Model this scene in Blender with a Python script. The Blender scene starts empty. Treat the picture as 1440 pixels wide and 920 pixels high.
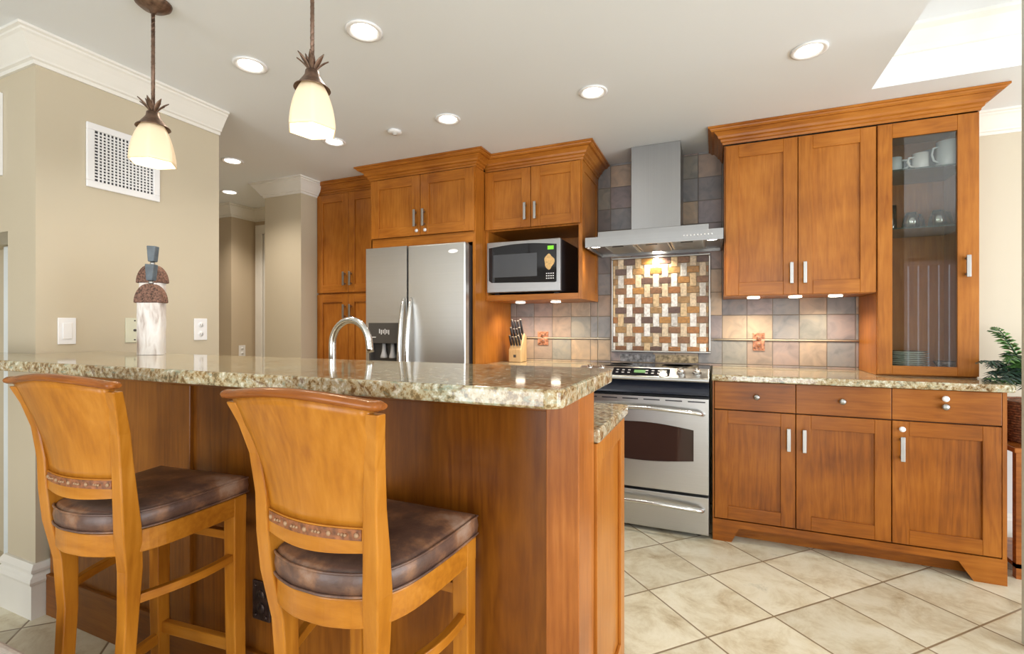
import bpy, math, random
from mathutils import Vector, Matrix, noise as mnoise
random.seed(7)
sc = bpy.context.scene
C = sc.collection
PI = math.pi
# ------------------------------------------------------------ camera, world, exposure
cam = bpy.data.objects.new('camera', bpy.data.cameras.new('camera'))
C.objects.link(cam)
cam.location = (0, 0, 1.17)
cam.rotation_euler = (PI/2, 0, math.radians(23))
cam.data.sensor_width = 36
cam.data.lens = 36*670/1440
cam.data.clip_start = 0.05
sc.camera = cam
sc.view_settings.view_transform = 'Standard'
sc.view_settings.look = 'None'
sc.view_settings.gamma = 1
sc.view_settings.use_curve_mapping = False
sc.view_settings.exposure = 0.12
sc.cycles.max_bounces = 10
sc.cycles.diffuse_bounces = 5
sc.cycles.glossy_bounces = 4
sc.cycles.transmission_bounces = 8
sc.cycles.transparent_max_bounces = 8
sc.cycles.sample_clamp_indirect = 6
sc.cycles.caustics_reflective = False
sc.cycles.caustics_refractive = False
w = bpy.data.worlds.new('sky'); sc.world = w; w.use_nodes = True
w.node_tree.nodes['Background'].inputs[0].default_value = (0.88, 0.94, 1.0, 1)
w.node_tree.nodes['Background'].inputs[1].default_value = 1.7

def area(name, loc, rot, sx, sy, power, col):
    l = bpy.data.lights.new(name, 'AREA'); l.shape = 'RECTANGLE'; l.size = sx; l.size_y = sy
    l.energy = power; l.color = col
    o = bpy.data.objects.new(name, l); o.location = loc; o.rotation_euler = rot; C.objects.link(o); return o
# added unseen area lamps imitate window daylight, placed to suit brightness and reflections
area('daylight_fill_rear_left', (-2.1, -2.95, 1.12), (math.radians(90), 0, 0), 1.3, 2.1, 48, (.95, .97, 1.0))
area('daylight_fill_rear_right', (.85, -2.95, 1.12), (math.radians(90), 0, 0), 1.2, 2.1, 52, (.95, .97, 1.0))
area('daylight_fill_right', (3.55, 0.6, 1.0), (math.radians(90), 0, math.radians(90)), 3.4, 1.7, 118, (.95, .97, 1.0))

def spot(name, loc, power, col=(1, .86, .66), size=120, blend=.8, rad=.03, aim=None):
    l = bpy.data.lights.new(name, 'SPOT'); l.energy = power; l.color = col
    l.spot_size = math.radians(size); l.spot_blend = blend; l.shadow_soft_size = rad
    o = bpy.data.objects.new(name, l); o.location = loc
    if aim: o.rotation_euler = (Vector(aim)-Vector(loc)).to_track_quat('-Z', 'Y').to_euler()
    C.objects.link(o); return o

# ------------------------------------------------------------ materials
def new_mat(name):
    m = bpy.data.materials.new(name); m.use_nodes = True
    nt = m.node_tree; return m, nt, nt.nodes['Principled BSDF']
def nd(nt, t, **kw):
    n = nt.nodes.new(t)
    for k, v in kw.items():
        if k.startswith('i_'):
            key = k[2:]
            key = int(key) if key.isdigit() else key
            n.inputs[key].default_value = v
        else: setattr(n, k, v)
    return n
def ramp(nt, stops, fac=None, interp='LINEAR'):
    r = nt.nodes.new('ShaderNodeValToRGB'); cr = r.color_ramp; cr.interpolation = interp
    while len(cr.elements) < len(stops): cr.elements.new(0.5)
    for e, (p, c) in zip(cr.elements, stops):
        e.position = p; e.color = (*c, 1) if len(c) == 3 else c
    if fac is not None: nt.links.new(fac, r.inputs[0])
    return r
def mixc(nt, a, b, fac, mode='MIX'):
    m = nt.nodes.new('ShaderNodeMix'); m.data_type = 'RGBA'; m.blend_type = mode
    for s, v in ((0, fac), (6, a), (7, b)):
        if hasattr(v, 'links') or isinstance(v, bpy.types.NodeSocket): nt.links.new(v, m.inputs[s])
        else: m.inputs[s].default_value = (*v, 1) if isinstance(v, tuple) and len(v) == 3 else v
    return m.outputs[2]
def math_n(nt, op, a, b=None, c=None):
    n = nt.nodes.new('ShaderNodeMath'); n.operation = op
    for i, v in enumerate((a, b, c)):
        if v is None: continue
        if isinstance(v, bpy.types.NodeSocket): nt.links.new(v, n.inputs[i])
        else: n.inputs[i].default_value = v
    return n.outputs[0]
def bump(nt, b, h, strength=.2, dist=.01):
    n = nt.nodes.new('ShaderNodeBump'); n.inputs['Strength'].default_value = strength; n.inputs['Distance'].default_value = dist
    nt.links.new(h, n.inputs['Height']); nt.links.new(n.outputs[0], b.inputs['Normal'])
def plain(name, col, rough=.5, metal=0, noise_amt=.04, noise_scale=6, **kw):
    m, nt, b = new_mat(name)
    b.inputs['Roughness'].default_value = rough; b.inputs['Metallic'].default_value = metal
    tc = nd(nt, 'ShaderNodeTexCoord'); no = nd(nt, 'ShaderNodeTexNoise'); no.inputs['Scale'].default_value = noise_scale
    nt.links.new(tc.outputs['Object'], no.inputs['Vector'])
    r = ramp(nt, [(.3, tuple(max(0, c*(1-noise_amt)) for c in col)), (.7, tuple(min(1, c*(1+noise_amt)) for c in col))], no.outputs[0])
    nt.links.new(r.outputs[0], b.inputs['Base Color'])
    for k, v in kw.items(): b.inputs[k.replace('_', ' ')].default_value = v
    return m
def emis(name, col, s):
    m, nt, b = new_mat(name); b.inputs['Base Color'].default_value = (*col, 1)
    b.inputs['Emission Color'].default_value = (*col, 1); b.inputs['Emission Strength'].default_value = s
    return m

def wood(name, dark, mid, light, axis='z', rough=.33, grain=1.0, coat=.25, contrast=1.0):
    m, nt, b = new_mat(name)
    tc = nd(nt, 'ShaderNodeTexCoord'); oi = nd(nt, 'ShaderNodeObjectInfo')
    mp = nd(nt, 'ShaderNodeMapping')
    sc_ = {'z': (1, 1, .09), 'x': (.09, 1, 1), 'y': (1, .09, 1)}[axis]
    mp.inputs['Scale'].default_value = sc_
    nt.links.new(tc.outputs['Object'], mp.inputs[0])
    rv = nd(nt, 'ShaderNodeVectorMath', operation='SCALE'); rv.inputs[0].default_value = (7.3, 3.1, 5.7)
    nt.links.new(oi.outputs['Random'], rv.inputs['Scale']); nt.links.new(rv.outputs[0], mp.inputs['Location'])
    n1 = nd(nt, 'ShaderNodeTexNoise', i_Scale=5.5*grain, i_Detail=3.0, i_Distortion=1.4)
    nt.links.new(mp.outputs[0], n1.inputs['Vector'])
    # ring figure
    rings = math_n(nt, 'FRACT', math_n(nt, 'MULTIPLY', n1.outputs[0], 9.0))
    tri = math_n(nt, 'ABSOLUTE', math_n(nt, 'SUBTRACT', rings, .5))
    n2 = nd(nt, 'ShaderNodeTexNoise', i_Scale=90.0*grain, i_Detail=4.0, i_Roughness=.6)
    nt.links.new(mp.outputs[0], n2.inputs['Vector'])
    n3 = nd(nt, 'ShaderNodeTexNoise', i_Scale=3.0, i_Detail=3.0)
    nt.links.new(tc.outputs['Object'], n3.inputs['Vector'])
    f = math_n(nt, 'ADD', math_n(nt, 'MULTIPLY', tri, .16*contrast), math_n(nt, 'ADD', math_n(nt, 'MULTIPLY', n2.outputs[0], .30), math_n(nt, 'MULTIPLY', n3.outputs[0], .60)))
    r = ramp(nt, [(.33, dark), (.50, mid), (.66, light)], f)
    nt.links.new(r.outputs[0], b.inputs['Base Color'])
    b.inputs['Roughness'].default_value = rough
    b.inputs['Coat Weight'].default_value = coat*.25; b.inputs['Coat Roughness'].default_value = .2; b.inputs['Specular IOR Level'].default_value = .28
    bump(nt, b, n2.outputs[0], .06, .002)
    return m
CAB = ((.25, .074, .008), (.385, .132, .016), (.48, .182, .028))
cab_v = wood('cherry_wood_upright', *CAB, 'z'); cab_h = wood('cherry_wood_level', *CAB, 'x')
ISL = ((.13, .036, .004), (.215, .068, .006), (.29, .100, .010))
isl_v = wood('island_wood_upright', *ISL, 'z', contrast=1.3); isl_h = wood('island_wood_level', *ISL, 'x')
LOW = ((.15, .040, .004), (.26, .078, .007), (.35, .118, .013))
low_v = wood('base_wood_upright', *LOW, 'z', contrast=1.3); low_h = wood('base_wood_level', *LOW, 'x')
STO = ((.29, .092, .008), (.43, .16, .014), (.54, .225, .03))
sto_v = wood('honey_wood_upright', *STO, 'z', rough=.28, grain=.8); sto_x = wood('honey_wood_level', *STO, 'x', rough=.28, grain=.8); sto_y = wood('honey_wood_deep', *STO, 'y', rough=.28, grain=.8)
crest_m = wood('dark_honey_wood', (.15, .04, .007), (.28, .085, .014), (.38, .13, .025), 'x', rough=.22)
cab_dark = plain('cabinet_shadow_gap', (.09, .03, .01), .7)

def steel(name, axis='x', col=(.50, .50, .49), rough=.32):
    m, nt, b = new_mat(name)
    tc = nd(nt, 'ShaderNodeTexCoord'); mp = nd(nt, 'ShaderNodeMapping')
    mp.inputs['Scale'].default_value = {'x': (1, 60, 400), 'z': (400, 60, 1)}[axis]
    nt.links.new(tc.outputs['Object'], mp.inputs[0])
    n = nd(nt, 'ShaderNodeTexNoise', i_Scale=1.0, i_Detail=3.0); nt.links.new(mp.outputs[0], n.inputs['Vector'])
    r = ramp(nt, [(.3, tuple(c*.93 for c in col)), (.7, col)], n.outputs[0]); nt.links.new(r.outputs[0], b.inputs['Base Color'])
    b.inputs['Metallic'].default_value = 1
    rr = nd(nt, 'ShaderNodeMapRange'); rr.inputs['To Min'].default_value = rough-.05; rr.inputs['To Max'].default_value = rough+.06
    nt.links.new(n.outputs[0], rr.inputs[0]); nt.links.new(rr.outputs[0], b.inputs['Roughness'])
    b.inputs['Anisotropic'].default_value = .6
    if axis == 'z': b.inputs['Anisotropic Rotation'].default_value = .25
    return m
steel_x = steel('brushed_steel_level', 'x'); steel_z = steel('brushed_steel_upright', 'z', (.40, .40, .395), .34)
chrome = plain('polished_steel', (.70, .70, .69), .18, 1)
nickel = plain('satin_nickel', (.40, .395, .38), .38, 1)
hood_steel = steel('hood_steel_level', 'x', (.36, .36, .36), .36); hood_steel_z = steel('hood_steel_upright', 'z', (.34, .34, .34), .34)
fridge_steel = steel('fridge_brushed_steel', 'x', (.64, .645, .63), .34)
black_glass = plain('black_glass', (.012, .012, .015), .04, 0)
black_plastic = plain('black_plastic', (.025, .025, .03), .35)
dark_grey = plain('dark_grey_plastic', (.07, .065, .06), .4)
white_paint = plain('white_trim_paint', (.80, .78, .73), .35, noise_amt=.02)
white_plastic = plain('white_plastic', (.84, .84, .85), .35, noise_amt=.01)
bright_white = plain('white_mark', (.9, .9, .9), .5)

def wallpaint(name, col, bumpy=.06):
    m, nt, b = new_mat(name)
    tc = nd(nt, 'ShaderNodeTexCoord'); n = nd(nt, 'ShaderNodeTexNoise', i_Scale=.8, i_Detail=2.0)
    nt.links.new(tc.outputs['Object'], n.inputs['Vector'])
    r = ramp(nt, [(.3, tuple(c*.97 for c in col)), (.7, tuple(c*1.02 for c in col))], n.outputs[0]); nt.links.new(r.outputs[0], b.inputs['Base Color'])
    n2 = nd(nt, 'ShaderNodeTexNoise', i_Scale=220.0); nt.links.new(tc.outputs['Object'], n2.inputs['Vector'])
    b.inputs['Roughness'].default_value = .6
    bump(nt, b, n2.outputs[0], bumpy, .002); return m
paint = wallpaint('warm_beige_wall_paint', (.56, .49, .365))
paint2 = wallpaint('pale_beige_wall_paint', (.60, .545, .43))
hall_paint = wallpaint('tan_hall_wall_paint', (.56, .46, .33))
ceil_m = wallpaint('ceiling_paint', (.79, .82, .85), .04)
wainscot = wallpaint('white_wainscot_paint', (.72, .73, .74), .02)

def granite(name):
    m, nt, b = new_mat(name)
    g = nd(nt, 'ShaderNodeNewGeometry'); pos = g.outputs['Position']
    big = nd(nt, 'ShaderNodeTexNoise', i_Scale=5.0, i_Detail=5.0, i_Distortion=.8)
    mp = nd(nt, 'ShaderNodeMapping'); mp.inputs['Scale'].default_value = (1, 2.6, 2.6); mp.inputs['Rotation'].default_value = (0, 0, .12)
    nt.links.new(pos, mp.inputs[0]); nt.links.new(mp.outputs[0], big.inputs['Vector'])
    base = ramp(nt, [(.33, (.24, .12, .035)), (.45, (.43, .27, .10)), (.55, (.46, .37, .20)), (.68, (.32, .31, .20))], big.outputs[0])
    fine = nd(nt, 'ShaderNodeTexNoise', i_Scale=66.0, i_Detail=4.0, i_Roughness=.7); nt.links.new(pos, fine.inputs['Vector'])
    sp = ramp(nt, [(.38, (.015, .012, .01)), (.44, (.20, .13, .06)), (.50, (.48, .42, .28)), (.57, (.42, .45, .36)), (.64, (.85, .85, .76))], fine.outputs[0])
    c = mixc(nt, base.outputs[0], sp.outputs[0], .60)
    med = nd(nt, 'ShaderNodeTexNoise', i_Scale=24.0, i_Detail=4.0, i_Distortion=1.2); nt.links.new(pos, med.inputs['Vector'])
    mk = ramp(nt, [(.59, (0, 0, 0)), (.66, (1, 1, 1))], med.outputs[0])
    c = mixc(nt, c, (.13, .055, .018), math_n(nt, 'MULTIPLY', mk.outputs[0], .75))
    med2 = nd(nt, 'ShaderNodeTexNoise', i_Scale=33.0, i_Detail=4.0); nt.links.new(mp.outputs[0], med2.inputs['Vector'])
    mk2 = ramp(nt, [(.33, (1, 1, 1)), (.42, (0, 0, 0))], med2.outputs[0])
    c = mixc(nt, c, (.22, .27, .20), math_n(nt, 'MULTIPLY', mk2.outputs[0], .7))
    nt.links.new(c, b.inputs['Base Color']); b.inputs['Roughness'].default_value = .07
    b.inputs['Coat Weight'].default_value = .1; b.inputs['Coat Roughness'].default_value = .03
    return m
granite_m = granite('speckled_gold_granite')

def floor_mat():
    m, nt, b = new_mat('diagonal_travertine_tile')
    g = nd(nt, 'ShaderNodeNewGeometry'); mp = nd(nt, 'ShaderNodeMapping')
    mp.vector_type = 'POINT'; mp.inputs['Rotation'].default_value = (0, 0, -PI/4)
    nt.links.new(g.outputs['Position'], mp.inputs[0])
    sx = nd(nt, 'ShaderNodeSeparateXYZ'); nt.links.new(mp.outputs[0], sx.inputs[0])
    p = .347
    cells = []; lines = []
    for k, off in ((0, 1.703), (1, 1.389)):
        t = math_n(nt, 'DIVIDE', math_n(nt, 'SUBTRACT', sx.outputs[k], off-20*p), p)
        cells.append(math_n(nt, 'FLOOR', t)); fr = math_n(nt, 'FRACT', t)
        d = math_n(nt, 'SUBTRACT', .5, math_n(nt, 'ABSOLUTE', math_n(nt, 'SUBTRACT', fr, .5)))
        lines.append(d)
    dmin = math_n(nt, 'MINIMUM', *lines)
    cx = nd(nt, 'ShaderNodeCombineXYZ'); nt.links.new(cells[0], cx.inputs[0]); nt.links.new(cells[1], cx.inputs[1])
    wn = nd(nt, 'ShaderNodeTexWhiteNoise'); nt.links.new(cx.outputs[0], wn.inputs['Vector'])
    off = nd(nt, 'ShaderNodeVectorMath', operation='MULTIPLY_ADD'); nt.links.new(wn.outputs['Color'], off.inputs[0]); off.inputs[1].default_value = (9, 9, 9); nt.links.new(g.outputs['Position'], off.inputs[2])
    n1 = nd(nt, 'ShaderNodeTexNoise', i_Scale=6.0, i_Detail=10.0, i_Roughness=.72, i_Distortion=.4); nt.links.new(off.outputs[0], n1.inputs['Vector'])
    col = ramp(nt, [(.30, (.40, .32, .20)), (.42, (.56, .49, .34)), (.52, (.66, .61, .46)), (.62, (.72, .68, .54)), (.72, (.52, .50, .38))], n1.outputs[0])
    br = nd(nt, 'ShaderNodeMapRange'); br.inputs['To Min'].default_value = .86; br.inputs['To Max'].default_value = 1.08; nt.links.new(wn.outputs['Value'], br.inputs[0])
    c = mixc(nt, col.outputs[0], br.outputs[0], 1.0, 'MULTIPLY')
    gm = ramp(nt, [(.008, (1, 1, 1)), (.013, (0, 0, 0))], dmin)
    c = mixc(nt, c, (.22, .16, .09), gm.outputs[0])
    nt.links.new(c, b.inputs['Base Color'])
    rr = nd(nt, 'ShaderNodeMapRange'); rr.inputs['To Min'].default_value = .22; rr.inputs['To Max'].default_value = .42; nt.links.new(n1.outputs[0], rr.inputs[0])
    nt.links.new(rr.outputs[0], b.inputs['Roughness'])
    hh = ramp(nt, [(.004, (0, 0, 0)), (.02, (1, 1, 1))], dmin); bump(nt, b, hh.outputs[0], .3, .003)
    return m

def slate_mat():
    m, nt, b = new_mat('multicolour_slate_tile')
    g = nd(nt, 'ShaderNodeNewGeometry'); sx = nd(nt, 'ShaderNodeSeparateXYZ'); nt.links.new(g.outputs['Position'], sx.inputs[0])
    z0 = 1.092
    up = math_n(nt, 'GREATER_THAN', sx.outputs[2], 1.086)
    zz = math_n(nt, 'ADD', math_n(nt, 'SUBTRACT', sx.outputs[2], z0), math_n(nt, 'MULTIPLY', math_n(nt, 'SUBTRACT', 1.0, up), .012))
    xc = math_n(nt, 'DIVIDE', math_n(nt, 'SUBTRACT', sx.outputs[0], .195-.1475*30), .1475)
    zc = math_n(nt, 'DIVIDE', math_n(nt, 'ADD', zz, .155*20), .155)
    cx = nd(nt, 'ShaderNodeCombineXYZ'); nt.links.new(math_n(nt, 'FLOOR', xc), cx.inputs[0]); nt.links.new(math_n(nt, 'FLOOR', zc), cx.inputs[2])
    wn = nd(nt, 'ShaderNodeTexWhiteNoise'); nt.links.new(cx.outputs[0], wn.inputs['Vector'])
    pal = ramp(nt, [(0, (.33, .25, .20)), (.13, (.21, .19, .19)), (.26, (.38, .29, .22)), (.38, (.24, .235, .24)), (.50, (.31, .24, .22)), (.62, (.28, .265, .235)), (.74, (.42, .32, .23)), (.87, (.27, .225, .225))], wn.outputs['Value'], 'CONSTANT')
    off = nd(nt, 'ShaderNodeVectorMath', operation='MULTIPLY_ADD'); nt.links.new(wn.outputs['Color'], off.inputs[0]); off.inputs[1].default_value = (9, 9, 9); nt.links.new(g.outputs['Position'], off.inputs[2])
    n = nd(nt, 'ShaderNodeTexNoise', i_Scale=11.0, i_Detail=6.0, i_Distortion=1.0); nt.links.new(off.outputs[0], n.inputs['Vector'])
    v = ramp(nt, [(.3, (.72, .75, .78)), (.5, (1, 1, 1)), (.7, (1.22, 1.14, 1.06))], n.outputs[0])
    c = mixc(nt, pal.outputs[0], v.outputs[0], 1.0, 'MULTIPLY')
    ds = []
    for t in (xc, zc):
        fr = math_n(nt, 'FRACT', t); ds.append(math_n(nt, 'SUBTRACT', .5, math_n(nt, 'ABSOLUTE', math_n(nt, 'SUBTRACT', fr, .5))))
    dm = math_n(nt, 'MINIMUM', *ds)
    gm = ramp(nt, [(.010, (1, 1, 1)), (.020, (0, 0, 0))], dm)
    c = mixc(nt, c, (.16, .135, .115), gm.outputs[0])
    nt.links.new(c, b.inputs['Base Color']); b.inputs['Roughness'].default_value = .42
    hh = math_n(nt, 'ADD', math_n(nt, 'MULTIPLY', n.outputs[0], .4), ramp(nt, [(.0, (0, 0, 0)), (.03, (1, 1, 1))], dm).outputs[0])
    bump(nt, b, hh, .5, .004)
    return m

def island_random(name, stops, rough=.4):
    m, nt, b = new_mat(name); g = nd(nt, 'ShaderNodeNewGeometry')
    r = ramp(nt, stops, g.outputs['Random Per Island'], 'CONSTANT')
    n = nd(nt, 'ShaderNodeTexNoise', i_Scale=60.0, i_Detail=4.0); nt.links.new(g.outputs['Position'], n.inputs['Vector'])
    v = ramp(nt, [(.3, (.7, .68, .66)), (.65, (1.15, 1.15, 1.15))], n.outputs[0])
    c = mixc(nt, r.outputs[0], v.outputs[0], 1.0, 'MULTIPLY'); nt.links.new(c, b.inputs['Base Color'])
    b.inputs['Roughness'].default_value = rough; return m

def leather():
    m, nt, b = new_mat('worn_brown_leather')
    tc = nd(nt, 'ShaderNodeTexCoord'); n = nd(nt, 'ShaderNodeTexNoise', i_Scale=9.0, i_Detail=6.0, i_Roughness=.65); nt.links.new(tc.outputs['Object'], n.inputs['Vector'])
    r = ramp(nt, [(.32, (.055, .030, .024)), (.5, (.115, .062, .045)), (.60, (.24, .12, .065)), (.72, (.33, .22, .16))], n.outputs[0]); nt.links.new(r.outputs[0], b.inputs['Base Color'])
    n2 = nd(nt, 'ShaderNodeTexNoise', i_Scale=140.0, i_Detail=3.0); nt.links.new(tc.outputs['Object'], n2.inputs['Vector'])
    b.inputs['Roughness'].default_value = .36; bump(nt, b, n2.outputs[0], .25, .002); return m
leather_m = leather()
def clear_glass(name, tint=(1, 1, 1), refl=.12):
    m, nt, b = new_mat(name)
    tr = nd(nt, 'ShaderNodeBsdfTransparent'); tr.inputs[0].default_value = (*tint, 1)
    gl = nd(nt, 'ShaderNodeBsdfGlossy'); gl.inputs['Roughness'].default_value = .01
    fr = nd(nt, 'ShaderNodeFresnel'); fr.inputs[0].default_value = 1.5
    mx = nd(nt, 'ShaderNodeMixShader'); a = math_n(nt, 'ADD', math_n(nt, 'MULTIPLY', fr.outputs[0], 1.15), refl); a = math_n(nt, 'MINIMUM', a, 1.0)
    nt.links.new(a, mx.inputs[0]); nt.links.new(tr.outputs[0], mx.inputs[1]); nt.links.new(gl.outputs[0], mx.inputs[2])
    nt.links.new(mx.outputs[0], nt.nodes['Material Output'].inputs[0]); return m
pane_glass = clear_glass('cabinet_pane_glass', (.97, .98, .97), .02)
cup_glass = clear_glass('drinking_glass', (.86, .92, .86), .16)

# ------------------------------------------------------------ mesh builder
class MB:
    def __init__(s): s.v = []; s.f = []; s.m = []; s.sm = []
    def add(s, vs, fs, mi=0, smooth=False):
        o = len(s.v); s.v += [tuple(v) for v in vs]
        for f in fs: s.f.append([o+i for i in f]); s.m.append(mi); s.sm.append(smooth)
        return s
    def box(s, x0, x1, y0, y1, z0, z1, mi=0):
        return s.add([(x0, y0, z0), (x1, y0, z0), (x1, y1, z0), (x0, y1, z0), (x0, y0, z1), (x1, y0, z1), (x1, y1, z1), (x0, y1, z1)],
                     [(3, 2, 1, 0), (4, 5, 6, 7), (0, 1, 5, 4), (1, 2, 6, 5), (2, 3, 7, 6), (3, 0, 4, 7)], mi)
    def prism(s, pts, axis, a, b, mi=0, smooth=False):
        """polygon pts in the plane across axis, extruded from a to b; axis y: pts=(x,z); x: (y,z); z: (x,y)"""
        def P(p, t): return {'y': (p[0], t, p[1]), 'x': (t, p[0], p[1]), 'z': (p[0], p[1], t)}[axis]
        n = len(pts); vs = [P(p, a) for p in pts]+[P(p, b) for p in pts]
        s.add(vs, [list(range(n))[::-1], list(range(n, 2*n))], mi)
        o = len(s.v)-2*n
        for i in range(n):
            j = (i+1) % n; s.f.append([o+i, o+j, o+n+j, o+n+i]); s.m.append(mi); s.sm.append(smooth)
        return s
    def lathe(s, cx, cy, prof, n=24, mi=0, axis='z', cz=0, smooth=True):
        vs = []; fs = []
        for r, h in prof:
            for k in range(n):
                a = 2*PI*k/n
                if axis == 'z': vs.append((cx+r*math.cos(a), cy+r*math.sin(a), h))
                elif axis == 'y': vs.append((cx+r*math.cos(a), h, cz+r*math.sin(a)))
                else: vs.append((h, cy+r*math.cos(a), cz+r*math.sin(a)))
        for i in range(len(prof)-1):
            for k in range(n):
                k2 = (k+1) % n; fs.append((i*n+k, i*n+k2, (i+1)*n+k2, (i+1)*n+k))
        s.add(vs, fs, mi, smooth)
        o = len(s.v)-len(vs)
        if prof[0][0] > 1e-4: s.f.append([o+k for k in range(n)][::-1]); s.m.append(mi); s.sm.append(False)
        if prof[-1][0] > 1e-4: s.f.append([o+(len(prof)-1)*n+k for k in range(n)]); s.m.append(mi); s.sm.append(False)
        return s
    def tube(s, path, r, n=12, mi=0, cap=True, sx=1.0):
        P = [Vector(p) for p in path]; R = r if isinstance(r, (list, tuple)) else [r]*len(P)
        t = (P[1]-P[0]).normalized(); up = Vector((0, 0, 1)) if abs(t.z) < .9 else Vector((1, 0, 0))
        u = t.cross(up).normalized(); vs = []; fs = []
        for i, p in enumerate(P):
            t = (P[min(i+1, len(P)-1)]-P[max(i-1, 0)]).normalized()
            u = (u-t*u.dot(t)).normalized(); v = t.cross(u)
            for k in range(n):
                a = 2*PI*k/n; vs.append(tuple(p+u*math.cos(a)*R[i]*sx+v*math.sin(a)*R[i]))
        for i in range(len(P)-1):
            for k in range(n):
                k2 = (k+1) % n; fs.append((i*n+k, i*n+k2, (i+1)*n+k2, (i+1)*n+k))
        s.add(vs, fs, mi, True)
        if cap:
            o = len(s.v)-len(vs)
            s.f.append([o+k for k in range(n)][::-1]); s.m.append(mi); s.sm.append(False)
            s.f.append([o+(len(P)-1)*n+k for k in range(n)]); s.m.append(mi); s.sm.append(False)
        return s
    def sweep(s, path, prof, mi=0, closed=False):
        """profile (out, z) swept along a 2D path; out points to the left of travel"""
        n = len(path); m = len(prof); vs = []
        def nrm(a, b):
            d = Vector((b[0]-a[0], b[1]-a[1])).normalized(); return Vector((-d.y, d.x))
        for i, p in enumerate(path):
            if i == 0: nn = nrm(path[0], path[1])
            elif i == n-1: nn = nrm(path[-2], path[-1])
            else:
                a = nrm(path[i-1], p); b = nrm(p, path[i+1]); nn = (a+b); nn = nn/(nn.dot(a))
            for o, z in prof: vs.append((p[0]+nn.x*o, p[1]+nn.y*o, z))
        fs = [[i*m+j, i*m+(j+1) % m, (i+1)*m+(j+1) % m, (i+1)*m+j] for i in range(n-1) for j in range(m)]
        fs += [list(range(m))[::-1], [(n-1)*m+j for j in range(m)]]
        return s.add(vs, fs, mi)
    def grid(s, fn, nu, nv, mi=0, smooth=True, closed_u=False):
        vs = [fn(i/(nu if closed_u else nu-1), j/(nv-1)) for i in range(nu) for j in range(nv)]
        fs = []
        for i in range(nu if closed_u else nu-1):
            for j in range(nv-1):
                i2 = (i+1) % nu; fs.append((i*nv+j, i2*nv+j, i2*nv+j+1, i*nv+j+1))
        return s.add(vs, fs, mi, smooth)
    def build(s, name, mats, parent=None, bevel=0, segs=2, subsurf=0, solid=0, loc=None, flip=False):
        mats = mats if isinstance(mats, (list, tuple)) else [mats]
        me = bpy.data.meshes.new(name)
        org = Vector((0, 0, 0))
        if parent is not None:
            org = world_org(parent)
        else:
            xs = [v[0] for v in s.v]; ys = [v[1] for v in s.v]; zs = [v[2] for v in s.v]
            org = Vector(((min(xs)+max(xs))/2, (min(ys)+max(ys))/2, min(zs)))
        me.from_pydata([(v[0]-org.x, v[1]-org.y, v[2]-org.z) for v in s.v], [], s.f)
        for m in mats: me.materials.append(m)
        me.polygons.foreach_set('material_index', s.m); me.polygons.foreach_set('use_smooth', s.sm)
        import bmesh
        bm = bmesh.new(); bm.from_mesh(me); bmesh.ops.remove_doubles(bm, verts=bm.verts, dist=1e-6) if False else None
        bmesh.ops.recalc_face_normals(bm, faces=bm.faces); bm.to_mesh(me); bm.free()
        me.update()
        o = bpy.data.objects.new(name, me); C.objects.link(o)
        if parent is None: o.location = org
        else: o.parent = parent
        if solid:
            md = o.modifiers.new('thick', 'SOLIDIFY'); md.thickness = solid; md.offset = 0
        if bevel:
            md = o.modifiers.new('bevel', 'BEVEL'); md.width = bevel; md.segments = segs; md.limit_method = 'ANGLE'; md.angle_limit = .6; md.harden_normals = False
        if subsurf:
            md = o.modifiers.new('smooth', 'SUBSURF'); md.levels = subsurf; md.render_levels = subsurf
        return o
def world_org(p):
    v = Vector((0, 0, 0))
    while p is not None: v += p.location; p = p.parent
    return v
def tag(o, label, cat, group=None):
    o['label'] = label; o['category'] = cat
    if group: o['group'] = group
    return o
def thing(name, label, cat, loc=(0, 0, 0), group=None):
    o = bpy.data.objects.new(name, None); o.empty_display_size = .1; C.objects.link(o); o.location = loc
    return tag(o, label, cat, group)
def struct(o): o['kind'] = 'structure'; return o
def B(*a): return MB().box(*a)
def copy_tree(o, parent=None):
    c = o.copy(); C.objects.link(c)
    if parent: c.parent = parent
    for ch in [x for x in bpy.data.objects if x.parent == o]: copy_tree(ch, c)
    return c

CEIL = 2.345
WALLY = 3.46
# ------------------------------------------------------------ the room shell
struct(B(-5.4, 3.7, -3.1, 4.3, -.1, 0).build('floor', floor_mat()))
mb = MB()
TX, TY = .715, 2.86     # raised tray begins here
mb.box(-5.4, TX, -3.1, 4.3, CEIL, CEIL+.3); mb.box(TX, 3.7, TY, 4.3, CEIL, CEIL+.3); mb.box(TX, 3.7, -3.1, TY, CEIL+.24, CEIL+.3)
struct(mb.build('ceiling', ceil_m))
# tray mouldings
prof = [(0, CEIL+.24), (0, CEIL+.14), (.015, CEIL+.14), (.03, CEIL+.165), (.07, CEIL+.215), (.10, CEIL+.225), (.10, CEIL+.24)]
struct(MB().sweep([(3.69, TY), (TX, TY), (TX, -3.0)], prof).build('trim_1', white_paint))
struct(B(-1.6, 3.7, WALLY, WALLY+.12, 0, CEIL).build('wall_back', paint2))
struct(B(-3.55, -1.6, WALLY+.06, WALLY+.18, 0, CEIL).build('wall_back_left', paint))
struct(B(-3.41, -3.012, 2.82, WALLY+.06, 0, CEIL).build('wall_column', paint))
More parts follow.
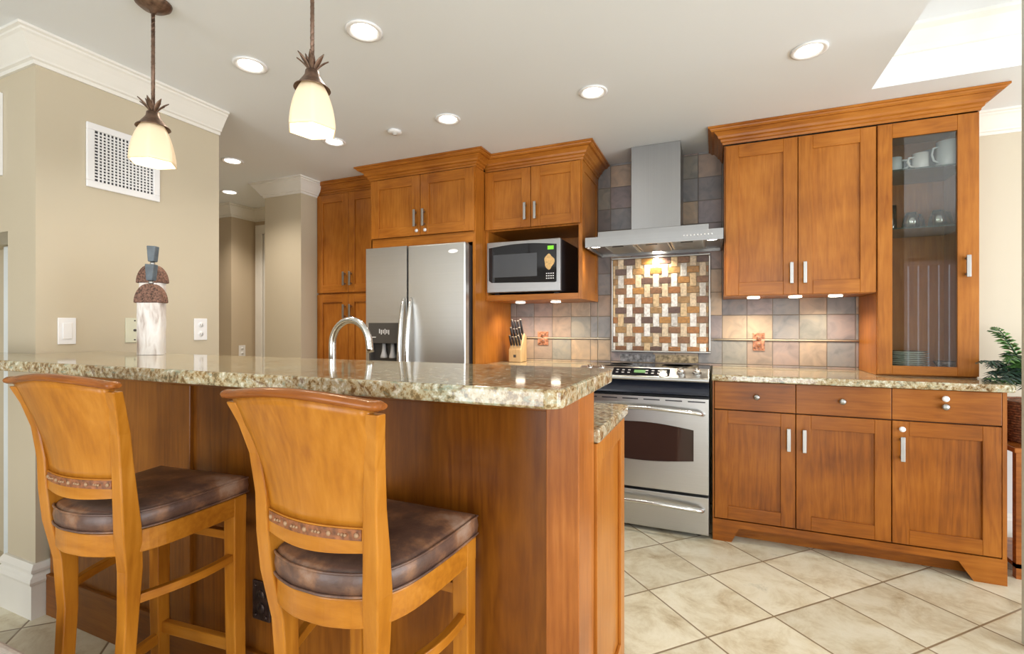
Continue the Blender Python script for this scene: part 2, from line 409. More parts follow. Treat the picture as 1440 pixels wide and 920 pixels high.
# hall
struct(B(-5.4, -4.27, 3.16, 3.42, 0, CEIL).build('wall_hall', hall_paint))
struct(MB().box(-5.4, -3.41, 3.42, 3.54, 2.17, CEIL).box(-5.4, -4.18, 3.42, 3.54, 0, 2.17).box(-3.50, -3.41, 3.42, 3.54, 0, 2.17).build('wall_hall_end', hall_paint))
struct(MB().box(-4.25, -4.16, 3.40, 3.42, 0, 2.10).box(-3.53, -3.44, 3.40, 3.42, 0, 2.10).box(-4.25, -3.44, 3.40, 3.42, 2.10, 2.19).build('trim_2', white_paint, bevel=.004))
struct(B(-4.178, -3.502, 3.425, 3.46, 0.003, 2.165).build('door_1', white_paint))
# left pier and wall with an opening at its left
LX, LY0, LY1 = -2.525, 1.02, 1.795
struct(MB().box(-2.745, LX, LY0, LY1, 0, CEIL).box(-5.4, -2.745, LY0, LY1, 1.575, CEIL).box(-5.4, -2.745, 1.25, LY1, 0, 1.575).build('wall_left', paint))
struct(MB().box(-3.25, -2.76, 1.19, 1.24, 0.003, 1.57).box(-3.2, -2.80, 1.175, 1.19, .15, 1.5).build('door_2', plain('white_door_paint', (.78, .84, .88), .3), bevel=.006))
struct(MB().box(-5.5, -5.4, -3.1, -2.6, 0, CEIL+.3).box(-5.5, -5.4, .6, 4.3, 0, CEIL+.3).box(-5.5, -5.4, -2.6, .6, 0, .2).box(-5.5, -5.4, -2.6, .6, .2, CEIL+.3).build('wall_far_left', paint))
# rear wall with wide windows, right wall
mb = MB(); WZ0, WZ1 = .35, 2.15
for a, b in ((-5.4, -2.75), (-1.45, .25), (1.45, 1.75), (3.5, 3.7)): mb.box(a, b, -3.22, -3.1, 0, CEIL+.3)
for a, b in ((-2.75, -1.45), (.25, 1.45), (1.75, 3.5)): mb.box(a, b, -3.22, -3.1, WZ1, CEIL+.3)
struct(mb.build('wall_rear', paint2))
mb = MB(); mb.box(3.7, 3.82, -3.1, -1.2, 0, CEIL+.3).box(3.7, 3.82, 2.4, 4.3, 0, CEIL+.3).box(3.7, 3.82, -1.2, 2.4, 0, .35).box(3.7, 3.82, -1.2, 2.4, 2.2, CEIL+.3)
struct(mb.build('wall_right', paint2))
mb = MB()
for k in range(14): x = 1.80+k*.125; mb.add([(x, -3.05, .03), (x+.09, -3.0, .03), (x+.09, -3.0, 2.12), (x, -3.05, 2.12)], [(0, 1, 2, 3)])
mb.box(1.75, 3.5, -3.07, -2.98, 2.12, 2.18)
struct(mb.build('window_1', plain('pale_pink_blind', (.78, .66, .64), .6), solid=.003))
# right-hand door jamb nearer the camera
struct(B(1.047, 1.14, 2.30, 2.36, 0, CEIL+.24).build('trim_3', plain('grey_green_jamb_paint', (.50, .51, .44), .5)))
# wainscot, rail and skirting beyond the cabinets
struct(B(1.24, 3.7, WALLY-.01, WALLY, .105, .62).build('trim_4', wainscot))
bb = [(0, 0), (.022, 0), (.022, .105), (.016, .115), (.016, .122), (.006, .135), (0, .135)]
struct(MB().sweep([(3.69, WALLY-.01), (1.25, WALLY-.01)][::-1][::-1], [(o, z*1.15) for o, z in bb]).build('baseboard_back', white_paint))
# crown mouldings (white)
def crown_prof(top, h=.115, p=.085):
    return [(0, top), (0, top-h), (.010, top-h), (.012, top-h+.014), (.022, top-h+.018), (.024, top-h+.026), (.034, top-h+.040), (.052, top-h+.068), (.066, top-.028), (.074, top-.022), (.074, top-.014), (p, top-.010), (p, top)]
struct(MB().sweep([(LX, LY1), (LX, LY0), (-5.39, LY0)][::-1][::-1], crown_prof(CEIL)).build('trim_5', white_paint))
struct(MB().sweep([(-3.012, 2.98), (-3.012, 2.82), (-3.41, 2.82), (-3.41, 3.41)], crown_prof(CEIL)).build('trim_6', white_paint))
struct(MB().sweep([(-3.42, 3.42), (-4.27, 3.42), (-4.27, 3.16), (-5.39, 3.16)], crown_prof(CEIL)).build('trim_7', white_paint))
struct(MB().sweep([(3.69, WALLY), (1.235, WALLY)], crown_prof(CEIL)).build('trim_8', white_paint))
bp = [(0, 0), (.022, 0), (.022, .135), (.028, .14), (.03, .15), (.024, .165), (.016, .172), (.014, .178), (.022, .184), (.022, .195), (.010, .215), (0, .215)]
struct(MB().sweep([(LX, 1.12), (LX, LY0), (-2.745, LY0), (-2.745, 1.17)], bp).build('baseboard_left', white_paint))

# ------------------------------------------------------------ cabinet helpers
CROWN = lambda top, base: [(0, base), (.006, base), (.008, base+.012), (.016, base+.016), (.018, base+.028), (.030, base+.034), (.034, base+.046), (.052, base+.066), (.066, top-.026), (.074, top-.018), (.076, top-.012), (.086, top-.010), (.086, top), (0, top)]
def shaker(name, parent, x0, x1, z0, z1, yf, stile=.062, rail=.062, mats=None, th=.02, hint=None):
    mats = mats or [cab_v, cab_h]
    g = .0022; x0 += g; x1 -= g; z0 += g; z1 -= g
    mb = MB()
    mb.box(x0, x0+stile, yf, yf+th, z0, z1, 0); mb.box(x1-stile, x1, yf, yf+th, z0, z1, 0)
    mb.box(x0+stile, x1-stile, yf, yf+th, z0, z0+rail, 1); mb.box(x0+stile, x1-stile, yf, yf+th, z1-rail, z1, 1)
    mb.box(x0+stile-.003, x1-stile+.003, yf+.010, yf+.016, z0+rail-.003, z1-rail+.003, 0)
    return mb.build(name, mats, parent, bevel=.0015, segs=1)
def bar_handle(parent, x, y, zc, h=.12, name='handle'):
    mb = MB().box(x-.009, x+.009, y-.030, y-.022, zc-h/2, zc+h/2)
    for s in (-1, 1): mb.box(x-.006, x+.006, y-.023, y, zc+s*h*.36-.006, zc+s*h*.36+.006)
    o = mb.build(name, nickel, parent, bevel=.002)
    return o
def knob(parent, x, y, z, r=.015, name='knob', mat=None):
    return MB().lathe(x, 0, [(r*.45, y), (r*.4, y-.012), (r, y-.016), (r, y-.022), (r*.7, y-.027), (0, y-.028)], 20, axis='y', cz=z).build(name, mat or nickel, parent)

# ------------------------------------------------------------ pantry
PY = 2.98
t = thing('pantry_cabinet', 'tall brown wooden pantry cabinet beside the beige column and refrigerator', 'cabinet', (-2.68, PY, 0))
MB().box(-3.01, -2.352, PY+.02, WALLY+.04, 0.1, 2.25).box(-3.01, -2.352, PY+.06, WALLY+.04, 0, .1).build('body', cab_v, t)
MB().sweep([(-2.36, PY+.02), (-3.01, PY+.02)], [(o*.75, z) for o, z in CROWN(CEIL-.002, 2.25)]).build('crown', cab_h, t)
for (a, b, hx) in ((-3.008, -2.68, -2.712), (-2.68, -2.354, -2.648)):
    for (z0, z1, hz) in ((1.445, 2.245, 1.555), (.11, 1.435, 1.295)):
        d = shaker('door', t, a, b, z0, z1, PY, .06, .065)
        bar_handle(d, hx, PY, hz, .11)

# ------------------------------------------------------------ cabinet over the fridge with tall side panel
FY = 2.85
t = thing('refrigerator_cabinet', 'wooden two door cabinet and tall side panel around the refrigerator', 'cabinet', (-1.91, FY, 0))
MB().box(-2.345, -1.497, FY+.02, WALLY-.001, 1.80, 2.25).box(-2.345, -1.497, FY, FY+.02, 1.745, 1.815, 1).build('body', [cab_v, cab_h], t)
B(-1.497, -1.476, FY, WALLY-.001, 0, 2.25).build('side_panel', cab_v, t)
B(-2.350, -2.335, FY, PY+.01, 0, 2.25).build('side_panel', cab_v, t)
MB().sweep([(-1.476, 2.96), (-1.476, FY), (-2.35, FY), (-2.35, PY+.03)], CROWN(CEIL-.002, 2.25)).build('crown', cab_h, t)
for a, b, hx in ((-2.333, -1.905, -1.94), (-1.905, -1.478, -1.87)):
    d = shaker('door', t, a, b, 1.815, 2.245, FY-.018, .07, .07, th=.018)
    bar_handle(d, hx, FY-.018, 1.935, .12)
    k = MB().lathe(hx+.008, 0, [(.012, FY-.018), (.012, FY-.026), (0, FY-.028)], 16, axis='y', cz=1.85).build('child_lock', white_plastic, d)

# ------------------------------------------------------------ microwave cabinet
MY = 3.0
MX0, MX1 = -1.475, -.787
t = thing('microwave_cabinet', 'wooden wall cabinet with open microwave niche under its two doors', 'cabinet', ((MX0+MX1)/2, MY, 1.35))
mb = MB().box(MX0, MX0+.02, MY+.0, WALLY-.001, 1.352, 2.25).box(MX1-.02, MX1, MY, WALLY-.001, 1.352, 2.25)
mb.box(MX0+.02, MX1-.02, MY+.02, WALLY-.001, 1.835, 2.25).box(MX0+.02, MX1-.02, WALLY-.02, WALLY-.001, 1.39, 1.835)
mb.box(MX0+.02, MX1-.02, MY-.0, WALLY-.001, 1.352, 1.392, 1)
mb.build('body', [cab_v, cab_h], t, bevel=.001, segs=1)
mb = MB(); x = MX1  # framed side panel
for a in ((MY, MY+.06, 1.352, 2.25), (WALLY-.06, WALLY-.002, 1.352, 2.25), (MY+.06, WALLY-.06, 2.19, 2.25), (MY+.06, WALLY-.06, 1.352, 1.41)): mb.box(x, x+.006, *a)
mb.build('side_frame', cab_v, t)
MB().sweep([(MX1+.006, WALLY-.002), (MX1+.006, MY), (MX0, MY)], CROWN(CEIL-.002, 2.25)).build('crown', cab_h, t)
mid = (MX0+MX1)/2
for a, b, hx in ((MX0+.002, mid, mid-.036), (mid, MX1-.002, mid+.036)):
    d = shaker('door', t, a, b, 1.84, 2.245, MY-.018, .065, .068, th=.018); bar_handle(d, hx, MY-.018, 1.945, .115)
for x in (-1.30, -1.03):
    MB().lathe(x, 3.22, [(.034, 1.352), (.034, 1.344), (.026, 1.343), (.026, 1.346), (0, 1.346)], 20).build('puck_light', [emis('puck_glow', (1, .9, .72), 7)], t)
    spot('puck_lamp', (x, 3.22, 1.335), 9, size=150, aim=(x, 3.26, 0))
# microwave
t = thing('microwave', 'stainless steel microwave with black door standing in the cabinet niche', 'microwave', (-1.19, 3.2, 1.393))
MWY = 2.985
MB().box(-1.458, -.925, MWY+.035, 3.42, 1.405, 1.752).box(-1.43, -1.39, 3.05, 3.09, 1.393, 1.405).box(-.99, -.95, 3.05, 3.09, 1.393, 1.405).box(-1.43, -1.39, 3.35, 3.39, 1.393, 1.405).box(-.99, -.95, 3.35, 3.39, 1.393, 1.405).build('body', black_plastic, t, bevel=.004)
B(-1.459, -.923, MWY, MWY+.035, 1.405, 1.755).build('front_frame', hood_steel, t, bevel=.006)
pts = [(-1.44, 1.49)]+[(-1.44+i*.49/12, 1.715+.018*math.sin(PI*i/12)) for i in range(13)]+[(-.95, 1.47), (-.96, 1.465), (-1.42, 1.475)]
d = MB().prism(pts, 'y', MWY-.004, MWY+.001).build('door', black_glass, t)
B(-1.405, -1.085, MWY-.0055, MWY-.004, 1.51, 1.665).build('window', plain('microwave_mesh_window', (.06, .065, .075), .25), d)
mb = MB().box(-1.035, -.955, MWY-.0065, MWY-.004, 1.475, 1.715, 0).box(-1.01, -.968, MWY-.0075, MWY-.0064, 1.68, 1.705, 1)
for i in range(4):
    for j in range(3): mb.box(-1.02+i*.015, -1.012+i*.015, MWY-.0075, MWY-.0064, 1.488+j*.016, 1.494+j*.016, 2)
mb.build('control_panel', [black_glass, emis('green_display', (.15, .5, .02), .7), bright_white], t)
mb = MB()
st = [(math.cos(a)*(.034+.006*math.sin(3*a+1)), math.sin(a)*(.048+.006*math.cos(4*a))) for a in [2*PI*k/20 for k in range(20)]]
mb.prism([(-1.0+x, 1.60+z) for x, z in st], 'y', MWY-.0082, MWY-.0066)
mb2 = mb.build('sticker', island_random('sticker_tan', [(0, (.66, .42, .16))]), t); mb2['label'] = 'tan food picture sticker'

# ------------------------------------------------------------ right wall cabinet, glass cabinet, shared crown
UY = 3.10
t = thing('wall_cabinet', 'brown two door wall cabinet mounted between hood and glass door cabinet', 'cabinet', (.425, UY, 1.355))
B(.055, .797, UY+.02, WALLY-.001, 1.352, 2.25).build('body', cab_v, t)
for a, b, hx in ((.06, .434, .400), (.434, .797, .465)):
    d = shaker('door', t, a, b, 1.354, 2.245, UY, .07, .075); bar_handle(d, hx, UY, 1.475, .12)
for x in (.22, .44, .64):
    MB().lathe(x, 3.24, [(.034, 1.352), (.034, 1.344), (.026, 1.343), (.026, 1.346), (0, 1.346)], 20).build('puck_light', [bpy.data.materials['puck_glow']], t)
for x in (.22, .60): spot('puck_lamp', (x, 3.26, 1.335), 9, size=150, aim=(x, 3.3, 0))
GX0, GX1, CT = .80, 1.218, .912
t = thing('glass_door_cabinet', 'tall glass door display cabinet standing on the right granite counter', 'cabinet', (1.01, UY, CT))
mb = MB().box(GX0, GX0+.018, UY+.02, WALLY-.001, CT+.001, 2.25).box(GX1-.018, GX1, UY+.02, WALLY-.001, CT+.001, 2.25)
mb.box(GX0+.018, GX1-.018, WALLY-.014, WALLY-.001, CT+.001, 2.25).box(GX0+.018, GX1-.018, UY+.02, WALLY-.014, 2.232, 2.25).box(GX0+.018, GX1-.018, UY+.02, WALLY-.014, CT+.001, CT+.03)
mb.build('body', [cab_v], t)
x0, x1, z0, z1, yf = GX0+.002, GX1, CT+.008, 2.245, UY
mb = MB().box(x0, .866, yf, yf+.02, z0, z1).box(1.133, x1, yf, yf+.02, z0, z1).box(.866, 1.133, yf, yf+.02, z0, .966, 1).box(.866, 1.133, yf, yf+.02, 2.168, z1, 1)
d = mb.build('door', [cab_v, cab_h], t, bevel=.0015, segs=1)
B(.862, 1.137, yf+.008, yf+.012, .962, 2.172).build('glass_pane', pane_glass, d)
bar_handle(d, 1.168, yf, 1.475, .11)
for z in (2.007, 1.697): B(GX0+.019, GX1-.019, UY+.03, WALLY-.016, z-.008, z).build('shelf', plain('shelf_glass_%d' % int(z*100), (.10, .22, .20), .05, 0, Transmission_Weight=.8, IOR=1.45), t)
t2 = MB().sweep([(GX1, WALLY-.002), (GX1, UY+.004), (.052, UY+.004), (.052, WALLY-.002)], CROWN(CEIL-.002, 2.252))
t2 = t2.build('cabinet_crown_moulding', cab_h)
tag(t2, 'stepped brown wooden crown running along the top of the right wall cabinets', 'moulding')
# crockery inside
def mug(x, y, z, r, h, mat, label, handle=1, taper=1.0, name='mug', group=None):
    t = thing(name, label, 'glass' if 'glass' in name or 'tumbler' in name else 'mug', (x, y, z), group)
    MB().lathe(x, y, [(0, z+.001), (r*taper*.9, z+.001), (r*taper, z+.01), (r, z+h), (r-.004, z+h), (r*taper-.005, z+.012), (0, z+.010)], 24).build('cup', mat, t)
    if handle:
        MB().tube([(x+handle*(r-.004), y-.01, z+h*.8), (x+handle*(r+.02), y-.02, z+h*.75), (x+handle*(r+.026), y-.022, z+h*.5), (x+handle*(r+.018), y-.02, z+h*.28), (x+handle*(r-.004), y-.01, z+h*.2)], .005, 8).build('handle', mat, t)
    return t
ceram = plain('pale_blue_ceramic', (.62, .70, .72), .2); ceram2 = plain('grey_blue_ceramic', (.22, .27, .30), .2)
mug(.905, 3.22, 2.007, .036, .085, ceram, 'small pale mug at the left end of the top glass shelf', 1)
mug(.965, 3.24, 2.007, .026, .07, ceram2, 'small dark cup on the top glass shelf between two pale mugs', 0)
mug(1.015, 3.20, 2.007, .035, .09, plain('white_ceramic', (.75, .77, .76), .2), 'white mug in the middle of the top glass shelf', -1)
mug(1.085, 3.30, 2.007, .042, .125, ceram2, 'dark grey jug behind the tall pale jug on the top shelf', -1, name='jug')['category'] = 'jug'
mug(1.125, 3.19, 2.007, .046, .135, ceram, 'tall pale blue jug at the right end of the top shelf', -1, name='jug')['category'] = 'jug'
mug(.895, 3.24, 1.697, .030, .14, cup_glass, 'tall clear tumbler at the left of the middle glass shelf', 0, name='tumbler')
for k, (x, y) in enumerate(((.975, 3.20), (1.02, 3.27), (1.085, 3.19), (1.135, 3.26))):
    nm = ['nearer left', 'farther left', 'nearer right', 'farther right'][k]
    t = tag(MB().lathe(x, y, [(.042, 1.698), (.036, 1.75), (.026, 1.785), (0, 1.788), (0, 1.783), (.024, 1.780), (.033, 1.748), (.039, 1.698)], 24).build('drinking_glass', cup_glass), nm+' upturned drinking glass on the middle shelf of the cabinet', 'glass', 'upturned glasses on the middle shelf')
plate_m = plain('sage_green_plate', (.36, .45, .38), .25); plate_d = plain('dark_glazed_bowl', (.05, .06, .065), .2)
for k in range(9):
    x = .965 if k % 2 == 0 else .969
    r = .098
    z = CT+.031+k*.0105
    pos = 'bottom' if k == 0 else 'top' if k == 8 else ['', 'second', 'third', 'fourth', 'fifth', 'sixth', 'seventh', 'eighth'][k]
    tag(MB().lathe(x, 3.26, [(0, z), (r*.6, z), (r, z+.009), (r, z+.011), (r*.6, z+.003), (0, z+.003)], 32).build('plate', plate_m), pos+' green plate of the stack in the glass cabinet'+('' if k in (0, 8) else ', counting up from the bottom'), 'plate', 'green plates stacked in the glass cabinet')
tag(MB().lathe(1.128, 3.22, [(0, CT+.031), (.03, CT+.031), (.052, CT+.075), (.050, CT+.077), (.028, CT+.036), (0, CT+.035)], 28).build('bowl', plate_d), 'small dark bowl right of the green plates in the glass cabinet', 'bowl')

# ------------------------------------------------------------ base cabinets right
BY = 2.85
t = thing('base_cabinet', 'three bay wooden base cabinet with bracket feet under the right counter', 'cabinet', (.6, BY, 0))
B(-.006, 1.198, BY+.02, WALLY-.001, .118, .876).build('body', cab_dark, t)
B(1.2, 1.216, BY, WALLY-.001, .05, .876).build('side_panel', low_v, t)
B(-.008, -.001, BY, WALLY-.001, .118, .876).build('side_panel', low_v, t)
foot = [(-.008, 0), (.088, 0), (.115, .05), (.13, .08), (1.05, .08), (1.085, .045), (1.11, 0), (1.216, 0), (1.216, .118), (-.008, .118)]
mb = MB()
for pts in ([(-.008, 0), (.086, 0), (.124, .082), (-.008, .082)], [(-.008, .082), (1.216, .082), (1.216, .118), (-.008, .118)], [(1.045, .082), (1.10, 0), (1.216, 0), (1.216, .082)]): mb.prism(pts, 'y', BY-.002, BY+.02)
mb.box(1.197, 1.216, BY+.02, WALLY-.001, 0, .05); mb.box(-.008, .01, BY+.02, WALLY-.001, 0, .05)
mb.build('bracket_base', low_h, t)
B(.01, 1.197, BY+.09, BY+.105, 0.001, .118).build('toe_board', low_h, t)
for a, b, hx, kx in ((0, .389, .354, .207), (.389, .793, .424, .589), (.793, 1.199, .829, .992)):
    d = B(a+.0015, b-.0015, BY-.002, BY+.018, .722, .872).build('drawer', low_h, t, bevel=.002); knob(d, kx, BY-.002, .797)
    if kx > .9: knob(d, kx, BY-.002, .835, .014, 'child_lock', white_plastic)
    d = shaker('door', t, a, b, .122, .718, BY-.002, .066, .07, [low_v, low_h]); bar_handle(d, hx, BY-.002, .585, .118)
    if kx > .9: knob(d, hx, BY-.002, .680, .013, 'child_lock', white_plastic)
def slab(name, pts, z0, z1, label, bev=.006):
    o = MB().prism(pts, 'z', z0, z1).build(name, granite_m, bevel=bev, segs=3)
    return tag(o, label, 'countertop')
def rect(x0, x1, y0, y1): return [(x0, y0), (x1, y0), (x1, y1), (x0, y1)]
slab('countertop', [(-.012, 2.810), (1.225, 2.810), (1.24, 2.835), (1.24, WALLY-.001), (-.012, WALLY-.001)], .877, CT, 'granite worktop on the base cabinets right of the range')
# left base cabinet and counter
t = thing('base_cabinet', 'wooden base cabinet between the refrigerator panel and the range', 'cabinet', (-1.12, BY, 0))
MB().box(-1.474, -.79, BY+.02, WALLY-.001, .1, .876).box(-1.474, -.79, BY+.08, WALLY-.001, 0, .1).build('body', low_v, t)
for a, b, hx in ((-1.474, -1.13, -1.17), (-1.13, -.79, -1.09)):
    d = shaker('door', t, a, b, .12, .715, BY, mats=[low_v, low_h]); bar_handle(d, hx, BY, .6)
    d = B(a+.0015, b-.0015, BY, BY+.018, .722, .872).build('drawer', low_h, t, bevel=.002); knob(d, (a+b)/2, BY, .797)
slab('countertop', rect(-1.474, -.786, 2.810, WALLY-.001), .877, CT, 'granite worktop left of the range below the microwave cabinet')

# ------------------------------------------------------------ slate backsplash with pencil rail
SY = WALLY-.010
SL = slate_mat()
o = MB().box(-1.474, MX1+.0, SY, WALLY-.0005, CT+.0005, 1.351).box(MX1+.007, .054, SY, WALLY-.0005, CT+.0005, CEIL-.001).box(.054, .799, SY, WALLY-.0005, CT+.0005, 1.351).build('slate_backsplash', SL)
tag(o, 'mottled slate tile backsplash covering the wall behind counters and hood', 'backsplash')
rail_m = plain('pale_stone_rail', (.50, .42, .32), .3)
for a, b, w_ in ((-1.474, -.70, 'left'), (0.0, .799, 'right')):
    tag(MB().tube([(a, SY-.005, 1.086), (b, SY-.005, 1.086)], .005, 10).build('pencil_rail', rail_m), 'thin pale stone rail across the slate tiles '+w_+' of the mosaic panel', 'rail')
# stone strip under the woven panel
tag(MB().box(-.62, -.38, SY-.004, SY, .925, .978).box(-.376, -.10, SY-.004, SY, .925, .978, 1).build('stone_strip', [plain('grey_veined_stone', (.20, .20, .21), .2, noise_amt=.6, noise_scale=40), plain('gold_veined_stone', (.34, .27, .17), .2, noise_amt=.6, noise_scale=40)]), 'dark veined stone strip behind the range below the mosaic panel', 'tile')
# mosaic
t = thing('mosaic_panel', 'basketweave stone mosaic panel in a metal frame behind the range', 'mosaic', (-.35, SY, .99))
X0, X1, Z0, Z1 = -.683, -.022, .992, 1.664
B(X0+.01, X1-.01, SY-.008, SY-.001, Z0+.01, Z1-.01).build('backing', plain('mosaic_grout', (.42, .34, .24), .8), t)
fr = .013
mb = MB().box(X0, X1, SY-.018, SY, Z0, Z0+fr).box(X0, X1, SY-.018, SY, Z1-fr, Z1).box(X0, X0+fr, SY-.018, SY, Z0+fr, Z1-fr).box(X1-fr, X1, SY-.018, SY, Z0+fr, Z1-fr)
mb.build('frame', nickel, t, bevel=.004)
light_m = island_random('pale_mosaic_stone', [(0, (.76, .72, .66)), (.25, (.84, .82, .79)), (.5, (.72, .58, .40)), (.7, (.66, .64, .60)), (.85, (.68, .50, .28))])
brown_m = island_random('brown_mosaic_stone', [(0, (.20, .085, .035)), (.2, (.36, .15, .04)), (.4, (.13, .07, .05)), (.55, (.45, .22, .05)), (.7, (.25, .12, .05)), (.85, (.38, .22, .08))])
mbl, mbd = MB(), MB(); px_, pz_ = .0605, .0685
def clipbox(m, a, b, c, d):
    a, b = max(a, X0+fr), min(b, X1-fr); c, d = max(c, Z0+fr), min(d, Z1-fr)
    if b-a > .006 and d-c > .006: m.box(a, b, SY-.013, SY-.007, c, d)
for i in range(-1, 12):
    for j in range(-1, 11):
        cx_, cz_ = X0+.068+i*px_, Z1-.035-j*pz_
        if (i+j) % 2 == 0: clipbox(mbl, cx_-.020, cx_+.020, cz_-.045, cz_+.045)
        else: clipbox(mbd, cx_-.038, cx_+.038, cz_-.021, cz_+.021)
mbl.build('pale_stones', light_m, t, bevel=.002, segs=1); mbd.build('brown_stones', brown_m, t, bevel=.002, segs=1)
# carved stone outlets
carve = plain('carved_brown_stone', (.36, .15, .08), .45, noise_amt=.7, noise_scale=55)
def plate_y(name, label, x, z, w, h, y, mat, cat='outlet'):
    t = thing(name, label, cat, (x, y, z))
    B(x-w/2, x+w/2, y-.008, y, z-h/2, z+h/2).build('cover_plate', mat, t, bevel=.003)
    mb = MB()
    for s in (-1, 1):
        mb.lathe(x, 0, [(.016, y-.0075), (.016, y-.011), (0, y-.011)], 16, axis='y', cz=z+s*.02)
        mb.box(x-.007, x-.005, y-.012, y-.0108, z+s*.02-.005, z+s*.02+.005, 1).box(x+.005, x+.007, y-.012, y-.0108, z+s*.02-.005, z+s*.02+.005, 1)
    mb.build('sockets', [mat, black_plastic], t)
    for sx in (-1, 1):
        for sz in (-1, 1): MB().lathe(x+sx*w*.3, 0, [(.006, y-.008), (.004, y-.012), (0, y-.012)], 10, axis='y', cz=z+sz*h*.38).build('rosette', mat, t)
plate_y('stone_outlet', 'carved brown outlet cover on the slate tiles by the knife block', -1.205, 1.084, .085, .105, SY, carve)
plate_y('stone_outlet', 'carved brown outlet cover on the slate tiles right of the range', .264, 1.075, .068, .115, SY, carve)

# ------------------------------------------------------------ knife block
kx, ky = -1.345, 3.27
t = thing('knife_block', 'pale wooden knife block full of black handled knives on the left counter', 'knife block', (kx, ky, CT))
pale = wood('pale_block_wood', (.50, .33, .15), (.64, .45, .23), (.72, .55, .32), 'z', rough=.4)
MB().prism([(ky-.05, CT+.001), (ky+.07, CT+.001), (ky+.07, CT+.19), (ky+.03, CT+.21), (ky-.05, CT+.09)], 'x', kx-.048, kx+.048).build('block', pale, t, bevel=.004)
B(kx-.010, kx+.010, ky-.052, ky-.0495, CT+.035, CT+.055).build('emblem', dark_grey, t)
kn = 0
for r_ in range(3):
    for c_ in range(4):
        a = Vector((kx-.034+c_*.0227, ky-.030+r_*.028, CT+.115+r_*.042)); dr = Vector((0, -.42, .9)).normalized(); L = .075+.018*r_+(.01 if c_ in (0, 3) else 0)
        k = thing('knife', ['lower', 'middle', 'upper'][r_]+' row knife in the block, '+['leftmost', 'second from left', 'third from left', 'rightmost'][c_]+' black handle', 'knife', a, 'knives in the wooden block')
        MB().tube([a-dr*.03, a+dr*.012], .006, 8, sx=.5).build('bolster', nickel, k)
        MB().tube([a+dr*.010, a+dr*.04, a+dr*L], [.008, .009, .008], 10, sx=.7).build('handle', black_plastic, k)
        MB().tube([a+dr*(L-.001), a+dr*(L+.006)], .0082, 10, sx=.7).build('end_cap', nickel, k)

# ------------------------------------------------------------ refrigerator
RX0, RX1, RY = -2.31, -1.50, 2.75
t = thing('refrigerator', 'stainless steel side by side refrigerator with ice dispenser in left door', 'refrigerator', (-1.9, 3.0, 0))
MB().box(RX0+.005, RX1-.005+.0, RY+.065, 3.42, .02, 1.72).box(RX0+.04, RX1-.04, RY+.08, RY+.12, 0, .03).build('body', plain('fridge_side_black', (.03, .03, .035), .4), t)
B(RX0+.01, RX1-.01, RY+.03, RY+.07, .02, .10).build('grille', dark_grey, t)
RS = -1.955
# left door with a dispenser recess
dx0, dx1, dz0, dz1 = RX0+.03, RS-.052, .86, 1.195
mb = MB().box(RX0, dx0, RY, RY+.06, .11, 1.732).box(dx1, RS-.004, RY, RY+.06, .11, 1.732).box(dx0, dx1, RY, RY+.06, dz1, 1.732).box(dx0, dx1, RY, RY+.06, .11, dz0).box(dx0, dx1, RY+.05, RY+.06, dz0, dz1)
dl = mb.build('door', fridge_steel, t)
dr_ = B(RS+.004, RX1, RY, RY+.06, .11, 1.732).build('door', fridge_steel, t, bevel=.010, segs=3)
mb = MB().box(dx0-.004, dx1+.004, RY-.004, RY+.0, dz1-.14, dz1+.004).box(dx0, dx0+.012, RY-.003, RY+.05, dz0, dz1-.14).box(dx1-.012, dx1, RY-.003, RY+.05, dz0, dz1-.14).box(dx0, dx1, RY+.045, RY+.052, dz0, dz1-.1).box(dx0, dx1, RY, RY+.05, dz0, dz0+.012)
dp = mb.build('ice_dispenser', dark_grey, dl)
mb = MB()
for k in range(6): mb.box(dx0+.09+k*.016, dx0+.096+k*.016, RY-.0055, RY-.004, dz1-.07-(.008 if k % 2 else 0), dz1-.045+(.006 if k % 3 == 0 else 0))
mb.box(dx0+.03, dx0+.06, RY-.0055, RY-.004, dz1-.10, dz1-.095)
mb.build('dispenser_marks', bright_white, dl)
for x in (dx0+.11, dx0+.185): MB().lathe(x, RY+.025, [(.012, dz1-.14), (.016, dz1-.20), (.026, dz1-.235), (.026, dz1-.245), (0, dz1-.245)], 16).build('spout', plain('grey_spout', (.45, .45, .46), .3), dl)
for x, d in ((RS-.022, dl), (RS+.038, dr_)):
    pts = [(x+(0.0 if False else 0), RY-.004-.055*math.sin(PI*k/16)**.6, .50+.87*k/16) for k in range(17)]
    MB().tube(pts, [.010+.006*math.sin(PI*k/16) for k in range(17)], 12, sx=1.3).build('handle', chrome, d)
MB().prism([(-1.59+.036*math.cos(2*PI*k/24), 1.672+.013*math.sin(2*PI*k/24)) for k in range(24)], 'y', RY-.004, RY-.0005).build('badge', bright_white, dr_)

# ------------------------------------------------------------ range
X0, X1, RY = -.775, -.022, 2.82
t = thing('range', 'stainless steel slide in electric range between the two counters', 'stove', (-.4, 3.1, 0))
MB().box(X0+.004, X1-.004, RY+.06, 3.43, .06, .902).build('body', black_plastic, t)
B(X0-.0, X1+.0, RY+.12, 3.445, .902, .919).build('cooktop', black_glass, t, bevel=.004)
mb = MB()
for cx_, cy_, r in ((-.58, 3.28, .075), (-.22, 3.28, .10), (-.58, 3.08, .10), (-.22, 3.08, .075)):
    mb.lathe(cx_, cy_, [(r, .9191), (r, .9197), (r-.004, .9197), (r-.004, .9191)], 40)
mb.build('burner_marks', dark_grey, t)
